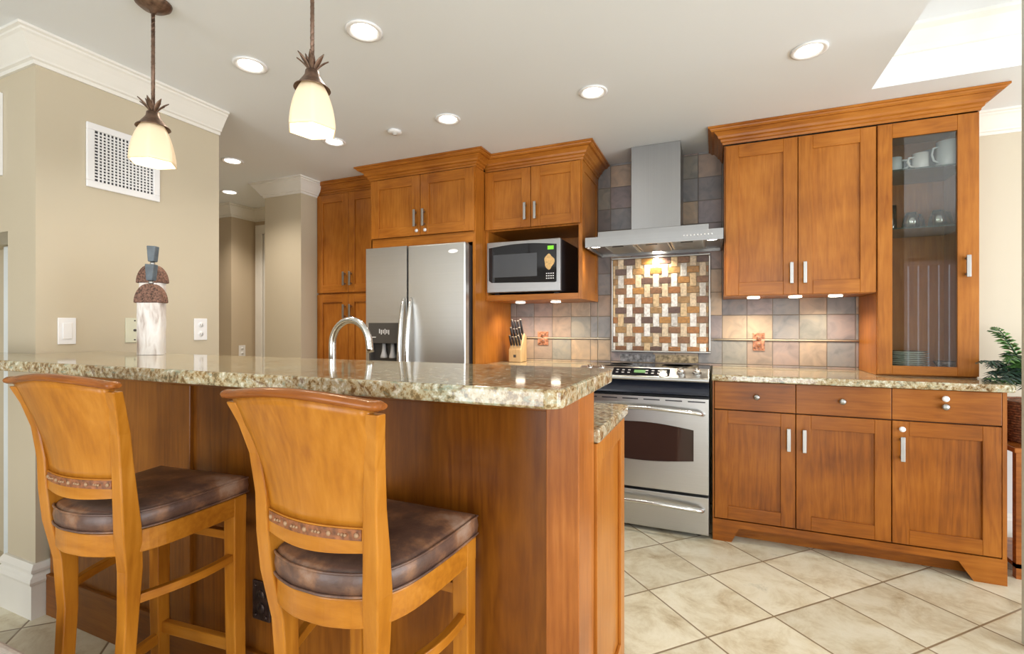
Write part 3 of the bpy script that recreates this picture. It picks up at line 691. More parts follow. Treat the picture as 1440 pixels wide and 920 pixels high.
# control panel: sloped steel with rounded ends
prof_ = [(RY+.004, .862), (RY-.004, .872), (RY+.000, .884), (RY+.10, .930), (RY+.125, .930), (RY+.125, .865)]
MB().prism(prof_, 'x', X0+.008, X1-.004).build('control_panel', steel_x, t, bevel=.004)
nrmv = Vector((0, -.046, .10)).normalized(); 
def onslope(x, f, h=0): 
    p = Vector((x, RY+f*.10, .884+f*.046)); return p+nrmv*h
mb = MB(); a, b = -.56, -.235
vs = [onslope(a, .12, .001), onslope(b, .12, .001), onslope(b, .85, .001), onslope(a, .85, .001), onslope(a, .12, .003), onslope(b, .12, .003), onslope(b, .85, .003), onslope(a, .85, .003)]
mb.add(vs, [(3, 2, 1, 0), (4, 5, 6, 7), (0, 1, 5, 4), (1, 2, 6, 5), (2, 3, 7, 6), (3, 0, 4, 7)])
dsp = mb.build('display', black_glass, t)
mb = MB()
for k in range(9):
    if 3 <= k <= 4: continue
    for f in (.28, .55): mb.add([onslope(a+.02+k*.034, f, .0035), onslope(a+.035+k*.034, f, .0035), onslope(a+.035+k*.034, f+.12, .0035), onslope(a+.02+k*.034, f+.12, .0035)], [(0, 1, 2, 3)])
mb.build('buttons', plain('grey_button', (.35, .35, .36), .4), dsp)
mb = MB(); mb.add([onslope(a+.125, .35, .0036), onslope(a+.19, .35, .0036), onslope(a+.19, .65, .0036), onslope(a+.125, .65, .0036)], [(0, 1, 2, 3)])
mb.build('clock', emis('range_clock', (.10, .25, .08), .25), dsp)
for x in (-.70, -.625, -.175, -.09):
    p = onslope(x, .5); mb = MB()
    q = [p, p+nrmv*.004, p+nrmv*.005, p+nrmv*.026, p+nrmv*.030]
    mb.tube(q[:2], .026, 20); mb.tube(q[2:], [.020, .018, .013], 20)
    s_ = p+nrmv*.030; mb.box(s_.x-.004, s_.x+.004, s_.y-.014, s_.y+.014, s_.z-.008, s_.z+.006)
    mb.build('knob', chrome, t)
pts = [(RY+.06, .862)]+[(RY+.055-.05*math.sin(PI*.5*k/6), .862-.012*k) for k in range(7)]+[(RY+.06, .775)]
MB().prism(pts, 'x', X0+.006, X1-.004).build('fascia', plain('dark_navy_enamel', (.018, .022, .035), .12), t)
wz = lambda f, zt, bow: zt+bow*math.sin(PI*f)
# oven door with arched window opening
mb = MB(); dz0, dz1 = .248, .772
wx0, wx1 = -.69, -.105
N = 16
top = [(wx0+(wx1-wx0)*i/N, wz(i/N, .598, .028)) for i in range(N+1)]; bot = [(wx0+(wx1-wx0)*i/N, wz(i/N, .425, -.022)) for i in range(N+1)]
y0, y1 = RY-.002, RY+.055
mb.box(X0+.006, wx0, y0, y1, dz0, dz1); mb.box(wx1, X1-.006, y0, y1, dz0, dz1)
mb.prism(top+[(wx1, dz1), (wx0, dz1)], 'y', y0, y1); mb.prism(bot+[(wx1, dz0), (wx0, dz0)], 'y', y0, y1)
od = mb.build('oven_door', steel_x, t)
MB().prism(top+bot[::-1], 'y', y0+.004, y0+.02).build('window', plain('oven_window_glass', (.035, .018, .015), .05), od)
mb = MB()
for k in range(6): mb.box(X0+.04+k*.12, X0+.13+k*.12, y0-.001, y0+.002, .752, .759)
mb.build('vent_slots', black_plastic, od)
def oven_handle(par, z, bow, x0=X0+.05, x1=X1-.035):
    pts = [(x0, RY+.0, z-.012), (x0+.008, RY-.030, z-.006)]+[(x0+.02+(x1-x0-.04)*k/14, RY-.045-.018*math.sin(PI*k/14), z+bow*math.sin(PI*k/14)) for k in range(15)]+[(x1-.008, RY-.030, z-.006), (x1, RY, z-.012)]
    MB().tube(pts, .012, 12).build('handle', chrome, par)
oven_handle(od, .700, .016)
dw = B(X0+.006, X1-.006, RY-.002, RY+.05, .025, .232).build('storage_drawer', steel_x, t, bevel=.004)
oven_handle(dw, .172, .014)
for x in (X0+.06, X1-.06): MB().lathe(x, RY+.07, [(.018, 0), (.018, .02), (.008, .022), (.008, .06)], 16).build('foot', black_plastic, t)

# ------------------------------------------------------------ hood
HX0, HX1, HY = -.757, .048, 2.975
t = thing('range_hood', 'stainless steel chimney range hood above the stove', 'range hood', (-.35, 3.2, 1.67))
B(-.500, -.195, 3.17, SY-.001, 1.79, CEIL-.001).build('chimney', hood_steel_z, t, bevel=.002)
B(-.70, -.03, 3.08, SY-.001, 1.737, 1.790).build('upper_step', hood_steel, t, bevel=.002)
mb = MB().box(HX0, HX1, HY, HY+.012, 1.675, 1.737).box(HX0, HX1, HY+.012, SY-.001, 1.725, 1.737).box(HX0, HX0+.012, HY+.012, SY-.001, 1.675, 1.725).box(HX1-.012, HX1, HY+.012, SY-.001, 1.675, 1.725).box(HX0+.012, HX1-.012, SY-.02, SY-.001, 1.675, 1.725)
cano = mb.build('canopy', hood_steel, t)
B(HX0+.012, HX1-.012, HY+.012, SY-.02, 1.692, 1.70).build('underside', hood_steel, t)
mb3 = None
for k in range(3):
    a = HX0+.10+k*.205; mb = MB()
    mb.box(a, a+.198, HY+.06, SY-.09, 1.684, 1.692)
    for j in range(12): mb.box(a+.012, a+.186, HY+.075+j*.026, HY+.083+j*.026, 1.680, 1.684)
    mb.box(a+.06, a+.13, HY+.062, HY+.072, 1.676, 1.683, 1)
    mb.build('filter', [steel_x, dark_grey], t, bevel=.001, segs=1)
hl = emis('hood_lamp_glow', (1, .92, .78), 18)
for x, y in ((HX0+.055, HY+.05), (HX1-.06, HY+.05), (-.36, SY-.055)):
    MB().lathe(x, y, [(.030, 1.692), (.030, 1.683), (.022, 1.682), (.022, 1.686), (0, 1.686)], 20).build('lamp', hl, t)
spot('hood_lamp_light', (-.36, SY-.06, 1.675), 9, size=130, blend=.6, rad=.012, aim=(-.36, SY-.02, 0))
spot('hood_lamp_light', (HX0+.055, HY+.05, 1.67), 3, size=120, aim=(HX0+.055, HY+.1, 0))
spot('hood_lamp_light', (HX1-.06, HY+.05, 1.67), 3, size=120, aim=(HX1-.06, HY+.1, 0))
mb = MB()
for k in range(9): mb.lathe(-.165+k*.019, 0, [(.0045, HY), (.0045, HY-.002), (0, HY-.002)], 10, axis='y', cz=1.708)
mb.build('buttons', bright_white, cano)

# ------------------------------------------------------------ island
IX1, IY = -.278, 1.05
t = thing('kitchen_island', 'dark brown wooden island with raised bar wall facing the stools', 'kitchen island', (-1.4, 1.3, 0))
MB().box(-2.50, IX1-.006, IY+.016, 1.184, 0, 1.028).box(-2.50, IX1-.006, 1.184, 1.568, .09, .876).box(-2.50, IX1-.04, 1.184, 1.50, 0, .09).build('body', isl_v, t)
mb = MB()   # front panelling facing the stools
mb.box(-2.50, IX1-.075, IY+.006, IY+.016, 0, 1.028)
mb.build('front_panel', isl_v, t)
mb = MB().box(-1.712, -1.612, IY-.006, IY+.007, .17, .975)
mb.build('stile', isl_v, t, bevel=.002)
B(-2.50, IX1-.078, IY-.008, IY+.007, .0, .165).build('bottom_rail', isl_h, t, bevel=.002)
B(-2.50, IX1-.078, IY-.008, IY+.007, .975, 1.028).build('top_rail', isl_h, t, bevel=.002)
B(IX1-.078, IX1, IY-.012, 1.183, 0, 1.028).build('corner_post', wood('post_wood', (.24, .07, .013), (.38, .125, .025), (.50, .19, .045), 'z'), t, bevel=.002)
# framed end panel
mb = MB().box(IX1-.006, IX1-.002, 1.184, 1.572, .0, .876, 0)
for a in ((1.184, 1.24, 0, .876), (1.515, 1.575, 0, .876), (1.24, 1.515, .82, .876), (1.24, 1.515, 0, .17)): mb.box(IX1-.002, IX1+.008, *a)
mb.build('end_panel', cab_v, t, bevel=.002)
for a, b in ((-2.49, -1.95), (-1.95, -1.41), (-1.41, -.86), (-.86, IX1-.01)):
    pass
bar = [(-5.38, .768), (-.262, .768)]
r = .030; cx_, cy_ = -.238-r, .768+r
pts = [(-3.05, .768)]+[(cx_+r*math.sin(a), cy_-r*math.cos(a)) for a in [PI/2*k/6 for k in range(7)]]
cy2 = 1.235-r
pts += [(cx_+r*math.cos(a), cy2+r*math.sin(a)) for a in [PI/2*k/6 for k in range(7)]]
pts += [(LX+.002, 1.235), (LX+.002, LY0-.003), (-3.05, LY0-.003)]
slab('bar_counter', pts, 1.029, 1.063, 'long polished granite bar top above the stools', .005)
slab('countertop', rect(-2.50, -.264, 1.186, 1.613), .877, CT, 'lower granite worktop of the island behind the raised bar')
# dark carved outlet on the island
plate_y('island_outlet', 'dark carved metal outlet cover on the island between the stools', -1.285, .325, .075, .12, IY+.006, plain('dark_bronze', (.055, .035, .03), .4, .6, noise_amt=.5, noise_scale=60))
# faucet
t = thing('faucet', 'brushed steel gooseneck faucet rising behind the bar top', 'faucet', (-1.298, 1.36, CT))
MB().lathe(-1.298, 1.36, [(.028, CT+.001), (.028, CT+.012), (.018, CT+.02), (.017, CT+.09), (.013, CT+.10)], 20).build('base', nickel, t)
pts = [(-1.298, 1.36, CT+.09), (-1.298, 1.36, 1.05)]+[(-1.213-.085*math.cos(a), 1.36, 1.105+.09*math.sin(a)) for a in [PI*k/20 for k in range(20)]]+[(-1.126, 1.36, 1.095), (-1.122, 1.36, 1.080)]
MB().tube(pts, .0125, 14).build('spout', chrome, t)
MB().tube([(-1.28, 1.36, CT+.06), (-1.255, 1.36, CT+.07), (-1.22, 1.36, CT+.10)], [.009, .008, .006], 10).build('lever', chrome, t)
# ------------------------------------------------------------ wall plates on the left wall (facing +X)
def plate_x(name, label, y, z, w, h, mat, kind, x=LX, cat='outlet'):
    t = thing(name, label, cat, (x, y, z))
    B(x+.0005, x+.006, y-w/2, y+w/2, z-h/2, z+h/2).build('cover_plate', mat, t, bevel=.002)
    if kind == 'rocker':
        B(x+.006, x+.010, y-w*.26, y+w*.26, z-h*.3, z+h*.3).build('rocker', white_plastic, t, bevel=.002)
    elif kind == 'outlet':
        mb = MB()
        for s in (-1, 1): mb.lathe(0, y, [(.014, x+.006), (.014, x+.008), (0, x+.008)], 16, axis='x', cz=z+s*.024).box(x+.008, x+.0085, y-.006, y-.004, z+s*.024-.004, z+s*.024+.005, 1).box(x+.008, x+.0085, y+.004, y+.006, z+s*.024-.004, z+s*.024+.005, 1)
        mb.build('sockets', [mat, dark_grey], t)
    else:
        mb = MB().lathe(0, y, [(.006, x+.006), (.006, x+.009), (0, x+.009)], 12, axis='x', cz=z)
        for s in (-1, 1): mb.lathe(0, y, [(.0035, x+.006), (.0035, x+.008), (0, x+.008)], 10, axis='x', cz=z+s*.045)
        mb.build('jack', dark_grey, t)
plate_x('light_switch', 'white light switch plate near the left wall corner above the bar', 1.12, 1.153, .062, .112, white_plastic, 'rocker', cat='switch')
plate_x('jack_plate', 'cream wall plate with centre jack beside the statuettes', 1.375, 1.155, .075, .115, plain('cream_plastic', (.66, .66, .52), .4), 'jack', cat='wall plate')
plate_x('wall_outlet', 'white outlet plate on the left wall near its far edge', 1.69, 1.158, .07, .115, white_plastic, 'outlet')
plate_x('hall_outlet', 'small white outlet low on the tan hall wall', 3.27, .935, .07, .11, white_plastic, 'outlet', x=-4.27)
# return air grille
t = thing('air_vent', 'white metal air return grille high on the left wall', 'vent', (LX, 1.33, 1.78))
y0, y1, z0, z1 = 1.186, 1.484, 1.785, 2.068
mb = MB().box(LX+.0005, LX+.012, y0, y1, z0, z0+.03).box(LX+.0005, LX+.012, y0, y1, z1-.03, z1).box(LX+.0005, LX+.012, y0, y0+.03, z0+.03, z1-.03).box(LX+.0005, LX+.012, y1-.03, y1, z0+.03, z1-.03)
mb.build('frame', white_plastic, t, bevel=.003)
B(LX+.0005, LX+.002, y0+.03, y1-.03, z0+.03, z1-.03).build('duct', plain('duct_grey', (.07, .07, .08), .8), t)
mb = MB(); n = 15
for k in range(1, n+1):
    a = y0+.03+(y1-y0-.06)*k/(n+1); mb.box(LX+.007, LX+.010, a-.003, a+.003, z0+.03, z1-.03)
for k in range(1, n+1):
    a = z0+.03+(z1-z0-.06)*k/(n+1); mb.box(LX+.004, LX+.007, y0+.03, y1-.03, a-.003, a+.003)
mb.build('lattice', white_plastic, t)
t = thing('picture_frame', 'white framed blue grey panel at the far left above the opening', 'picture', (-2.98, LY0, 1.81))
mb = MB(); x0, x1, z0, z1 = -3.3, -2.785, 1.815, 2.165
mb.box(x0, x1, LY0-.02, LY0-.001, z0, z0+.018).box(x0, x1, LY0-.02, LY0-.001, z1-.018, z1).box(x0, x0+.018, LY0-.02, LY0-.001, z0+.018, z1-.018).box(x1-.018, x1, LY0-.02, LY0-.001, z0+.018, z1-.018)
mb.build('frame', white_plastic, t); B(x0+.018, x1-.018, LY0-.012, LY0-.002, z0+.018, z1-.018).build('picture', plain('blue_grey_print', (.45, .53, .60), .3), t)

# ------------------------------------------------------------ statuettes
birch, nt, b = new_mat('white_bark')
tc = nd(nt, 'ShaderNodeTexCoord'); mp = nd(nt, 'ShaderNodeMapping'); mp.inputs['Scale'].default_value = (40, 40, 9); nt.links.new(tc.outputs['Object'], mp.inputs[0])
n = nd(nt, 'ShaderNodeTexNoise', i_Scale=1.0, i_Detail=6.0, i_Distortion=.8); nt.links.new(mp.outputs[0], n.inputs['Vector'])
r_ = ramp(nt, [(.30, (.30, .22, .18)), (.40, (.62, .56, .52)), (.55, (.80, .77, .74)), (.75, (.70, .66, .63))], n.outputs[0]); nt.links.new(r_.outputs[0], b.inputs['Base Color']); b.inputs['Roughness'].default_value = .45
bump(nt, b, n.outputs[0], .5, .004)
husk = plain('rough_brown_husk', (.16, .085, .06), .8, noise_amt=.75, noise_scale=170)
slate_b = plain('blue_grey_stone', (.10, .125, .15), .5, noise_amt=.2, noise_scale=40)
def statuette(x, y, ztop_body, label, ang):
    t = thing('statuette', label, 'statuette', (x, y, 1.0635), 'tall statuettes on the bar')
    w_ = .045; z = 1.0638; Zb = ztop_body
    def col(u, v):
        a = 2*PI*u; zz = z+(Zb-z)*v; k = 1+.05*mnoise.noise(Vector((math.cos(a)*2, math.sin(a)*2, v*7+x*9)))
        cs, sn = math.cos(a), math.sin(a); e = .45
        return (x+w_*k*math.copysign(abs(cs)**e, cs), y+.022*k*math.copysign(abs(sn)**e, sn), zz)
    mb = MB().grid(col, 28, 30, closed_u=True); mb.box(x-w_*.8, x+w_*.8, y-.016, y+.016, z, z+.004); mb.box(x-w_*.9, x+w_*.9, y-.018, y+.018, Zb-.006, Zb+.002)
    mb.build('body', birch, t)
    dome = [(x+.054*math.cos(a), Zb+.074*math.sin(a)) for a in [PI*k/18 for k in range(19)]]
    MB().prism(dome, 'y', y-.020, y+.020).build('shoulders', husk, t, bevel=.004)
    MB().lathe(x, y, [(0, Zb+.070), (.008, Zb+.074), (.009, Zb+.080), (.007, Zb+.086), (0, Zb+.09)], 14).build('neck', nickel, t)
    hz = Zb+.086; h = MB().prism([(x-.011, hz), (x+.012, hz), (x+.019, hz+.062), (x-.016, hz+.064)], 'y', y-.013, y+.013).build('head', slate_b, t, bevel=.003)
    t.rotation_euler = (0, 0, ang); return t
statuette(-1.995, 1.145, 1.262, 'shorter white bark statuette with brown husk shoulders, in front', math.radians(24))
statuette(-2.072, 1.195, 1.345, 'taller white bark statuette with brown husk shoulders, standing behind', math.radians(24))

# ------------------------------------------------------------ stools
def box_path(mb, path, wx, wy, mi=0):
    """rectangular section limb along path; wx, wy half widths per point"""
    vs = []; n = len(path)
    for i, p in enumerate(path):
        a = wx[i] if isinstance(wx, (list, tuple)) else wx; c = wy[i] if isinstance(wy, (list, tuple)) else wy
        for sx, sy in ((-1, -1), (1, -1), (1, 1), (-1, 1)): vs.append((p[0]+sx*a, p[1]+sy*c, p[2]))
    fs = [[0, 3, 2, 1], [4*(n-1)+k for k in range(4)]]
    for i in range(n-1):
        for k in range(4): fs.append([4*i+k, 4*i+(k+1) % 4, 4*i+4+(k+1) % 4, 4*i+4+k])
    return mb.add(vs, fs, mi)
SZ = .675   # top of the seat frame
def outline(f=1.0, grow=0.0, n=48):
    """D shaped seat outline, front at +Y straight, back rounded"""
    ctrl = [(-.174, .258), (.174, .258), (.169, .12), (.155, .01), (.116, -.052), (.05, -.078), (0, -.082), (-.05, -.078), (-.116, -.052), (-.155, .01), (-.169, .12)]
    pts = []
    m = len(ctrl)
    for i in range(m):
        p0, p1, p2, p3 = [Vector(ctrl[(i+k-1) % m]) for k in range(4)]
        if i == 0: 
            for k in range(6): pts.append(p1.lerp(p2, k/6))
            continue
        if i == 1: p0 = p1+(p1-p2)*.3
        if i == m-1: p3 = p2+(p2-p1)*.3
        for k in range(5):
            t_ = k/5
            q = .5*((2*p1)+(-p0+p2)*t_+(2*p0-5*p1+4*p2-p3)*t_*t_+(-p0+3*p1-3*p2+p3)*t_**3); pts.append(q)
    c = Vector((0, .10)); out = []
    for q in pts:
        d = q-c; out.append(c+d*(1+grow/d.length))
    return out
def make_stool():
    t = thing('bar_stool', 'x', 'stool', (0, 0, 0), 'bar stools at the island')
    ol = outline(); n = len(ol)
    # seat frame
    mb = MB(); ins = outline(grow=-.022)
    ring = [(p, SZ-.055) for p in ol], [(p, SZ) for p in ol], [(p, SZ) for p in ins], [(p, SZ-.055) for p in ins]
    vs = [(p.x, p.y, z) for rg in ring for p, z in rg]; fs = []
    for r_ in range(4):
        r2 = (r_+1) % 4
        for k in range(n): k2 = (k+1) % n; fs.append((r_*n+k, r_*n+k2, r2*n+k2, r2*n+k))
    mb.add(vs, fs); mb.build('seat_frame', sto_x, t, bevel=.003)
    # cushion
    mb = MB(); levels = [(-.010, SZ+.001), (.002, SZ+.006), (.005, SZ+.025), (.002, SZ+.044), (-.006, SZ+.052), (-.010, SZ+.054), (-.03, SZ+.059), (-.07, SZ+.063), (-.12, SZ+.065)]
    vs = []
    for g, z in levels:
        for p in outline(grow=g): vs.append((p.x, p.y, z))
    fs = [[i*n+k, i*n+(k+1) % n, (i+1)*n+(k+1) % n, (i+1)*n+k] for i in range(len(levels)-1) for k in range(n)]
    fs.append([(len(levels)-1)*n+k for k in range(n)]); fs.append([k for k in range(n)][::-1])
    mb.add(vs, fs, 0, True); cu = mb.build('seat_cushion', leather_m, t)
    for g, z in ((.003, SZ+.047), (.004, SZ+.006)):
        pp = outline(grow=g); path = [(p.x, p.y, z) for p in pp]; path.append(path[0])
        MB().tube(path, .0028, 8, cap=False).build('piping', leather_m, cu)
    # front legs
    for s in (-1, 1):
        box_path(MB(), [(s*.155, .242, 0), (s*.154, .236, .3), (s*.153, .236, SZ-.001)], [.017, .019, .021], [.017, .019, .021]).build('leg', sto_v, t, bevel=.003)
    # rear posts running up into the back
    for s in (-1, 1):
        path = [(s*.105, -.055, 0), (s*.106, -.045, .2), (s*.110, -.030, .45), (s*.118, -.030, .58), (s*.130, -.043, .68), (s*.135, -.052, .76), (s*.136, -.058, .84), (s*.144, -.068, .92), (s*.157, -.084, .98), (s*.172, -.100, 1.024)]
        wx = [.0145, .015, .016, .017, .018, .017, .0155, .0145, .0145, .014]; wy = [.0145, .015, .016, .020, .022, .019, .016, .014, .012, .011]
        box_path(MB(), path, wx, wy).build('leg', sto_v, t, bevel=.003)
    # curved back board
    def backp(u, z):
        f = (z-.80)/.22; half = .124+.038*max(0, f)**1.7
        y = -.054-.046*max(0, f)**1.5-.022*math.cos(PI*u/2)
        return u*half, y
    mb = MB(); nu, nz = 17, 14; vs = []
    zt = lambda u: 1.032+.014*math.cos(PI*u/2)
    for side in (0, 1):
        for i in range(nu):
            u = -1+2*i/(nu-1)
            for j in range(nz):
                z = .810+(zt(u)-.810)*j/(nz-1); x, y = backp(u, z); vs.append((x, y-(.008 if side else -.008), z))
    fs = []; N_ = nu*nz
    for i in range(nu-1):
        for j in range(nz-1):
            a = i*nz+j; fs.append((a, a+nz, a+nz+1, a+1)); fs.append((N_+a, N_+a+1, N_+a+nz+1, N_+a+nz))
    for i in range(nu-1): a = i*nz; fs.append((a, N_+a, N_+a+nz, a+nz)); a += nz-1; fs.append((a, a+nz, N_+a+nz, N_+a))
    for j in range(nz-1): fs.append((j, j+1, N_+j+1, N_+j)); a = (nu-1)*nz+j; fs.append((a, N_+a, N_+a+1, a+1))
    mb.add(vs, fs, 0, True); o = mb.build('backrest', sto_v, t)
    # crest rail
    path = []
    for i in range(25):
        u = -1.24+2.48*i/24; x, y = backp(max(-1, min(1, u)), 1.03); x += (u-max(-1, min(1, u)))*.13
        path.append((x, y-.004, zt(max(-1, min(1, u)))+.007))
    MB().tube(path, [.005]+[.0095]*23+[.005], 12, sx=1.7).build('crest_rail', crest_m, t)
    # carved lower rail
    mb = MB(); cv = MB(); n_ = 17; vs = []
    for i in range(n_):
        u = -1+2*i/(n_-1); x, y = backp(u, .8); 
        for dy, dz in ((-.012, .810), (.012, .810), (.012, .765-.006*math.cos(PI*u/2)), (-.012, .765-.006*math.cos(PI*u/2))): vs.append((x, y+dy, dz))
    fs = [[4*i+k, 4*i+(k+1) % 4, 4*i+4+(k+1) % 4, 4*i+4+k] for i in range(n_-1) for k in range(4)]+[[0, 1, 2, 3], [4*n_-4, 4*n_-3, 4*n_-2, 4*n_-1]]
    mb.add(vs, fs); lr = mb.build('lower_rail', sto_x, t)
    vs = []
    for i in range(n_):
        u = -.93+1.86*i/(n_-1); x, y = backp(u, .8)
        for dy, dz in ((-.0135, .807), (-.0115, .807), (-.0115, .787), (-.0135, .787)): vs.append((x, y+dy, dz))
    band = MB().add(vs, fs).build('carved_band', plain('carved_dark_wood', (.24, .085, .03), .5, noise_amt=.5, noise_scale=90), lr)
    mb = MB()
    for i in range(9):
        u = -.86+1.72*i/8; x, y = backp(u, .8)
        for k in range(3 if i % 2 else 1):
            rr = .003 if i % 2 else .005; ox = (k-1)*.007 if i % 2 else 0
            mb.lathe(x+ox, 0, [(rr, y-.0125), (rr, y-.015), (rr*.4, y-.017), (0, y-.017)], 8, axis='y', cz=.797)
    mb.build('carved_flowers', plain('worn_pale_carving', (.36, .22, .12), .5), lr)
    # stretchers
    def curved(a, b_, z, bow, h=.011, mat=sto_y):
        P_ = []
        for i in range(13):
            f = i/12; P_.append((a[0]+(b_[0]-a[0])*f+bow*math.sin(PI*f), a[1]+(b_[1]-a[1])*f, z))
        mb = MB(); vs = []
        for p in P_:
            for dx, dz in ((-.010, -h), (.010, -h), (.010, h), (-.010, h)): vs.append((p[0]+dx, p[1], p[2]+dz))
        fs = [[4*i+k, 4*i+(k+1) % 4, 4*i+4+(k+1) % 4, 4*i+4+k] for i in range(12) for k in range(4)]+[[0, 1, 2, 3], [48, 49, 50, 51]]
        return mb.add(vs, fs).build('stretcher', mat, t, bevel=.002)
    for s in (-1, 1): curved((s*.115, -.02), (s*.156, .24), .50, s*.022)
    for s in (-1, 1): curved((s*.108, -.03), (s*.154, .24), .20, 0, .016)
    B(-.14, .14, .226, .246, .545, .570).build('stretcher', sto_x, t, bevel=.002)
    B(-.14, .14, .230, .252, .215, .250).build('footrest', sto_x, t, bevel=.003)
    B(-.092, .092, -.052, -.034, .19, .22).build('stretcher', sto_x, t, bevel=.002)
    return t
s1 = make_stool(); s2 = copy_tree(s1)
s1.location = (-1.430, .724, 0); s1.rotation_euler = (0, 0, .09); s1['label'] = 'left wooden bar stool with brown leather seat, nearer the pillar'
s2.location = (-.695, .749, 0); s2.rotation_euler = (0, 0, -.01); s2['label'] = 'right wooden bar stool with brown leather seat, nearer the island corner'

# ------------------------------------------------------------ pendants
bronze = plain('aged_bronze', (.19, .12, .085), .42, .75, noise_amt=.35, noise_scale=60)
shade_m, nt, b = new_mat('amber_frosted_glass')
b.inputs['Base Color'].default_value = (.80, .68, .50, 1); b.inputs['Roughness'].default_value = .3; b.inputs['Emission Color'].default_value = (1, .66, .32, 1); b.inputs['Emission Strength'].default_value = .22
b.inputs['Subsurface Weight'].default_value = .0
bulb_m = emis('bulb_glow', (1, .88, .66), 4)
def pendant(x, y, zb, label):
    t = thing('pendant_lamp', label, 'lamp', (x, y, zb), 'pineapple pendant lamps over the bar')
    zt_ = zb+.148
    # six sided bell shade
    def sh(u, v, off=0):
        a = 2*PI*u; sec = PI/3; q = (a % sec)-sec/2; hexr = math.cos(sec/2)/math.cos(q)
        r_ = .024+(.068-.024)*math.sin(min(1, v*1.02)*PI/2)**.75+.002*v; blend = .35+.65*v
        r_ = (r_-off)*((1-blend)+blend*hexr*1.04)
        return (x+r_*math.cos(a+.3), y+r_*math.sin(a+.3), zt_-(zt_-zb)*v**1.05)
    mb = MB().grid(lambda u, v: sh(u, v), 48, 16, closed_u=True)
    mb.build('shade', shade_m, t, solid=.004)
    MB().lathe(x, y, [(0, zb+.055), (.018, zb+.06), (.024, zb+.08), (.018, zb+.105), (.012, zb+.12), (0, zb+.125)], 16).build('bulb', bulb_m, t)
    # flared cap
    prof_ = [(.012, zt_+.040), (.020, zt_+.036), (.022, zt_+.022), (.028, zt_+.012), (.042, zt_-.008), (.052, zt_-.016), (.0535, zt_-.020), (.050, zt_-.017), (.040, zt_-.010), (.024, zt_+.008), (.012, zt_+.015)]
    MB().lathe(x, y, prof_, 28).build('cap', bronze, t)
    # leaf crown
    mb = MB()
    for ringk, (nl, L, tilt, w_) in enumerate(((7, .055, .55, .008), (6, .05, .25, .007))):
        for k in range(nl):
            a = 2*PI*k/nl+ringk*.4; vs = []; segs = 7
            for i in range(segs+1):
                f = i/segs; rr = .008+L*f*math.sin(tilt)+.010*f*f*(1 if ringk == 0 else .4); zz = zt_+.034+L*f*math.cos(tilt)*(1-.12*f)
                ww = w_*math.sin(PI*(f*.86+.12))
                for sgn in (-1, 0, 1):
                    vs.append((x+rr*math.cos(a)-sgn*ww*math.sin(a), y+rr*math.sin(a)+sgn*ww*math.cos(a), zz+(.003 if sgn else 0)))
            fs = []
            for i in range(segs):
                for q in (0, 1): fs.append((i*3+q, i*3+q+1, i*3+q+4, i*3+q+3))
            mb.add(vs, fs, 0, True)
    mb.build('leaf_crown', bronze, t, solid=.0015)
    # twisted rod
    mb = MB().tube([(x, y, zt_+.03), (x, y, CEIL-.02)], .0058, 12)
    n_ = 110; 
    for ph in (0, PI):
        mb.tube([(x+0.0032*math.cos(ph+k*.55), y+.0032*math.sin(ph+k*.55), zt_+.04+(CEIL-.03-zt_-.04)*k/n_) for k in range(n_+1)], .0032, 6)
    mb.build('rod', bronze, t)
    MB().lathe(x, y, [(.008, CEIL-.040), (.012, CEIL-.030), (.04, CEIL-.022), (.055, CEIL-.010), (.058, CEIL-.001)], 28).build('canopy', bronze, t)
    l = bpy.data.lights.new('pendant_light', 'POINT'); l.energy = 2.2; l.color = (1, .84, .62); l.shadow_soft_size = .03
    o = bpy.data.objects.new('pendant_light', l); o.location = (x, y, zb+.02); C.objects.link(o)
pendant(-1.87, 1.08, 1.762, 'left pineapple pendant lamp hanging in front of the air vent')
pendant(-1.134, 1.105, 1.770, 'right pineapple pendant lamp hanging nearer the kitchen')
# ------------------------------------------------------------ recessed downlights
k_ = (CEIL-1.17)/1.155
down = emis('downlight_glow', (1, .93, .82), 9)
posd = [((-1.255, 1.483), 'large recessed downlight right of the right pendant, nearest the bar'), ((-1.88, 1.48), 'recessed downlight between the two pendant lamps'),
        ((-2.177, 2.297), 'recessed downlight just below the right pendant shade'), ((-1.359, 2.293), 'recessed downlight in front of the refrigerator cabinets'),
        ((-.547, 2.307), 'recessed downlight in front of the range hood'), ((.364, 2.31), 'recessed downlight nearest the tray ceiling edge'),
        ((-3.078, 2.286), 'recessed downlight at the hall entrance'), ((-3.813, 2.806), 'farthest recessed downlight in the hall')]
for (x, y), lab in posd:
    x *= k_; y *= k_
    t = thing('downlight', lab, 'light', (x, y, CEIL), 'recessed ceiling downlights')
    MB().lathe(x, y, [(.070, CEIL-.0005), (.071, CEIL-.005), (.062, CEIL-.008), (.050, CEIL-.004), (.048, CEIL-.0005)], 36).build('trim_ring', white_plastic, t)
    MB().lathe(x, y, [(.048, CEIL-.001), (.046, CEIL-.0035), (0, CEIL-.004)], 28).build('lens', down, t)
    spot('downlight_beam', (x, y, CEIL-.02), 46 if x < -3 else 24 if x < -1 and y > 2 else 14, (1, .90, .78), 125 if x < -1 else 105, .9, .05, (x, y, 0))
x, y = -1.731*k_, 2.311*k_
t = thing('smoke_detector', 'small round white detector on the ceiling above the refrigerator', 'detector', (x, y, CEIL))
MB().lathe(x, y, [(.040, CEIL-.001), (.040, CEIL-.010), (.034, CEIL-.016), (0, CEIL-.016)], 28).build('body', white_plastic, t)
MB().lathe(x, y, [(.014, CEIL-.016), (.014, CEIL-.024), (0, CEIL-.026)], 20).build('sensor', plain('detector_grey', (.5, .48, .45), .5), t)

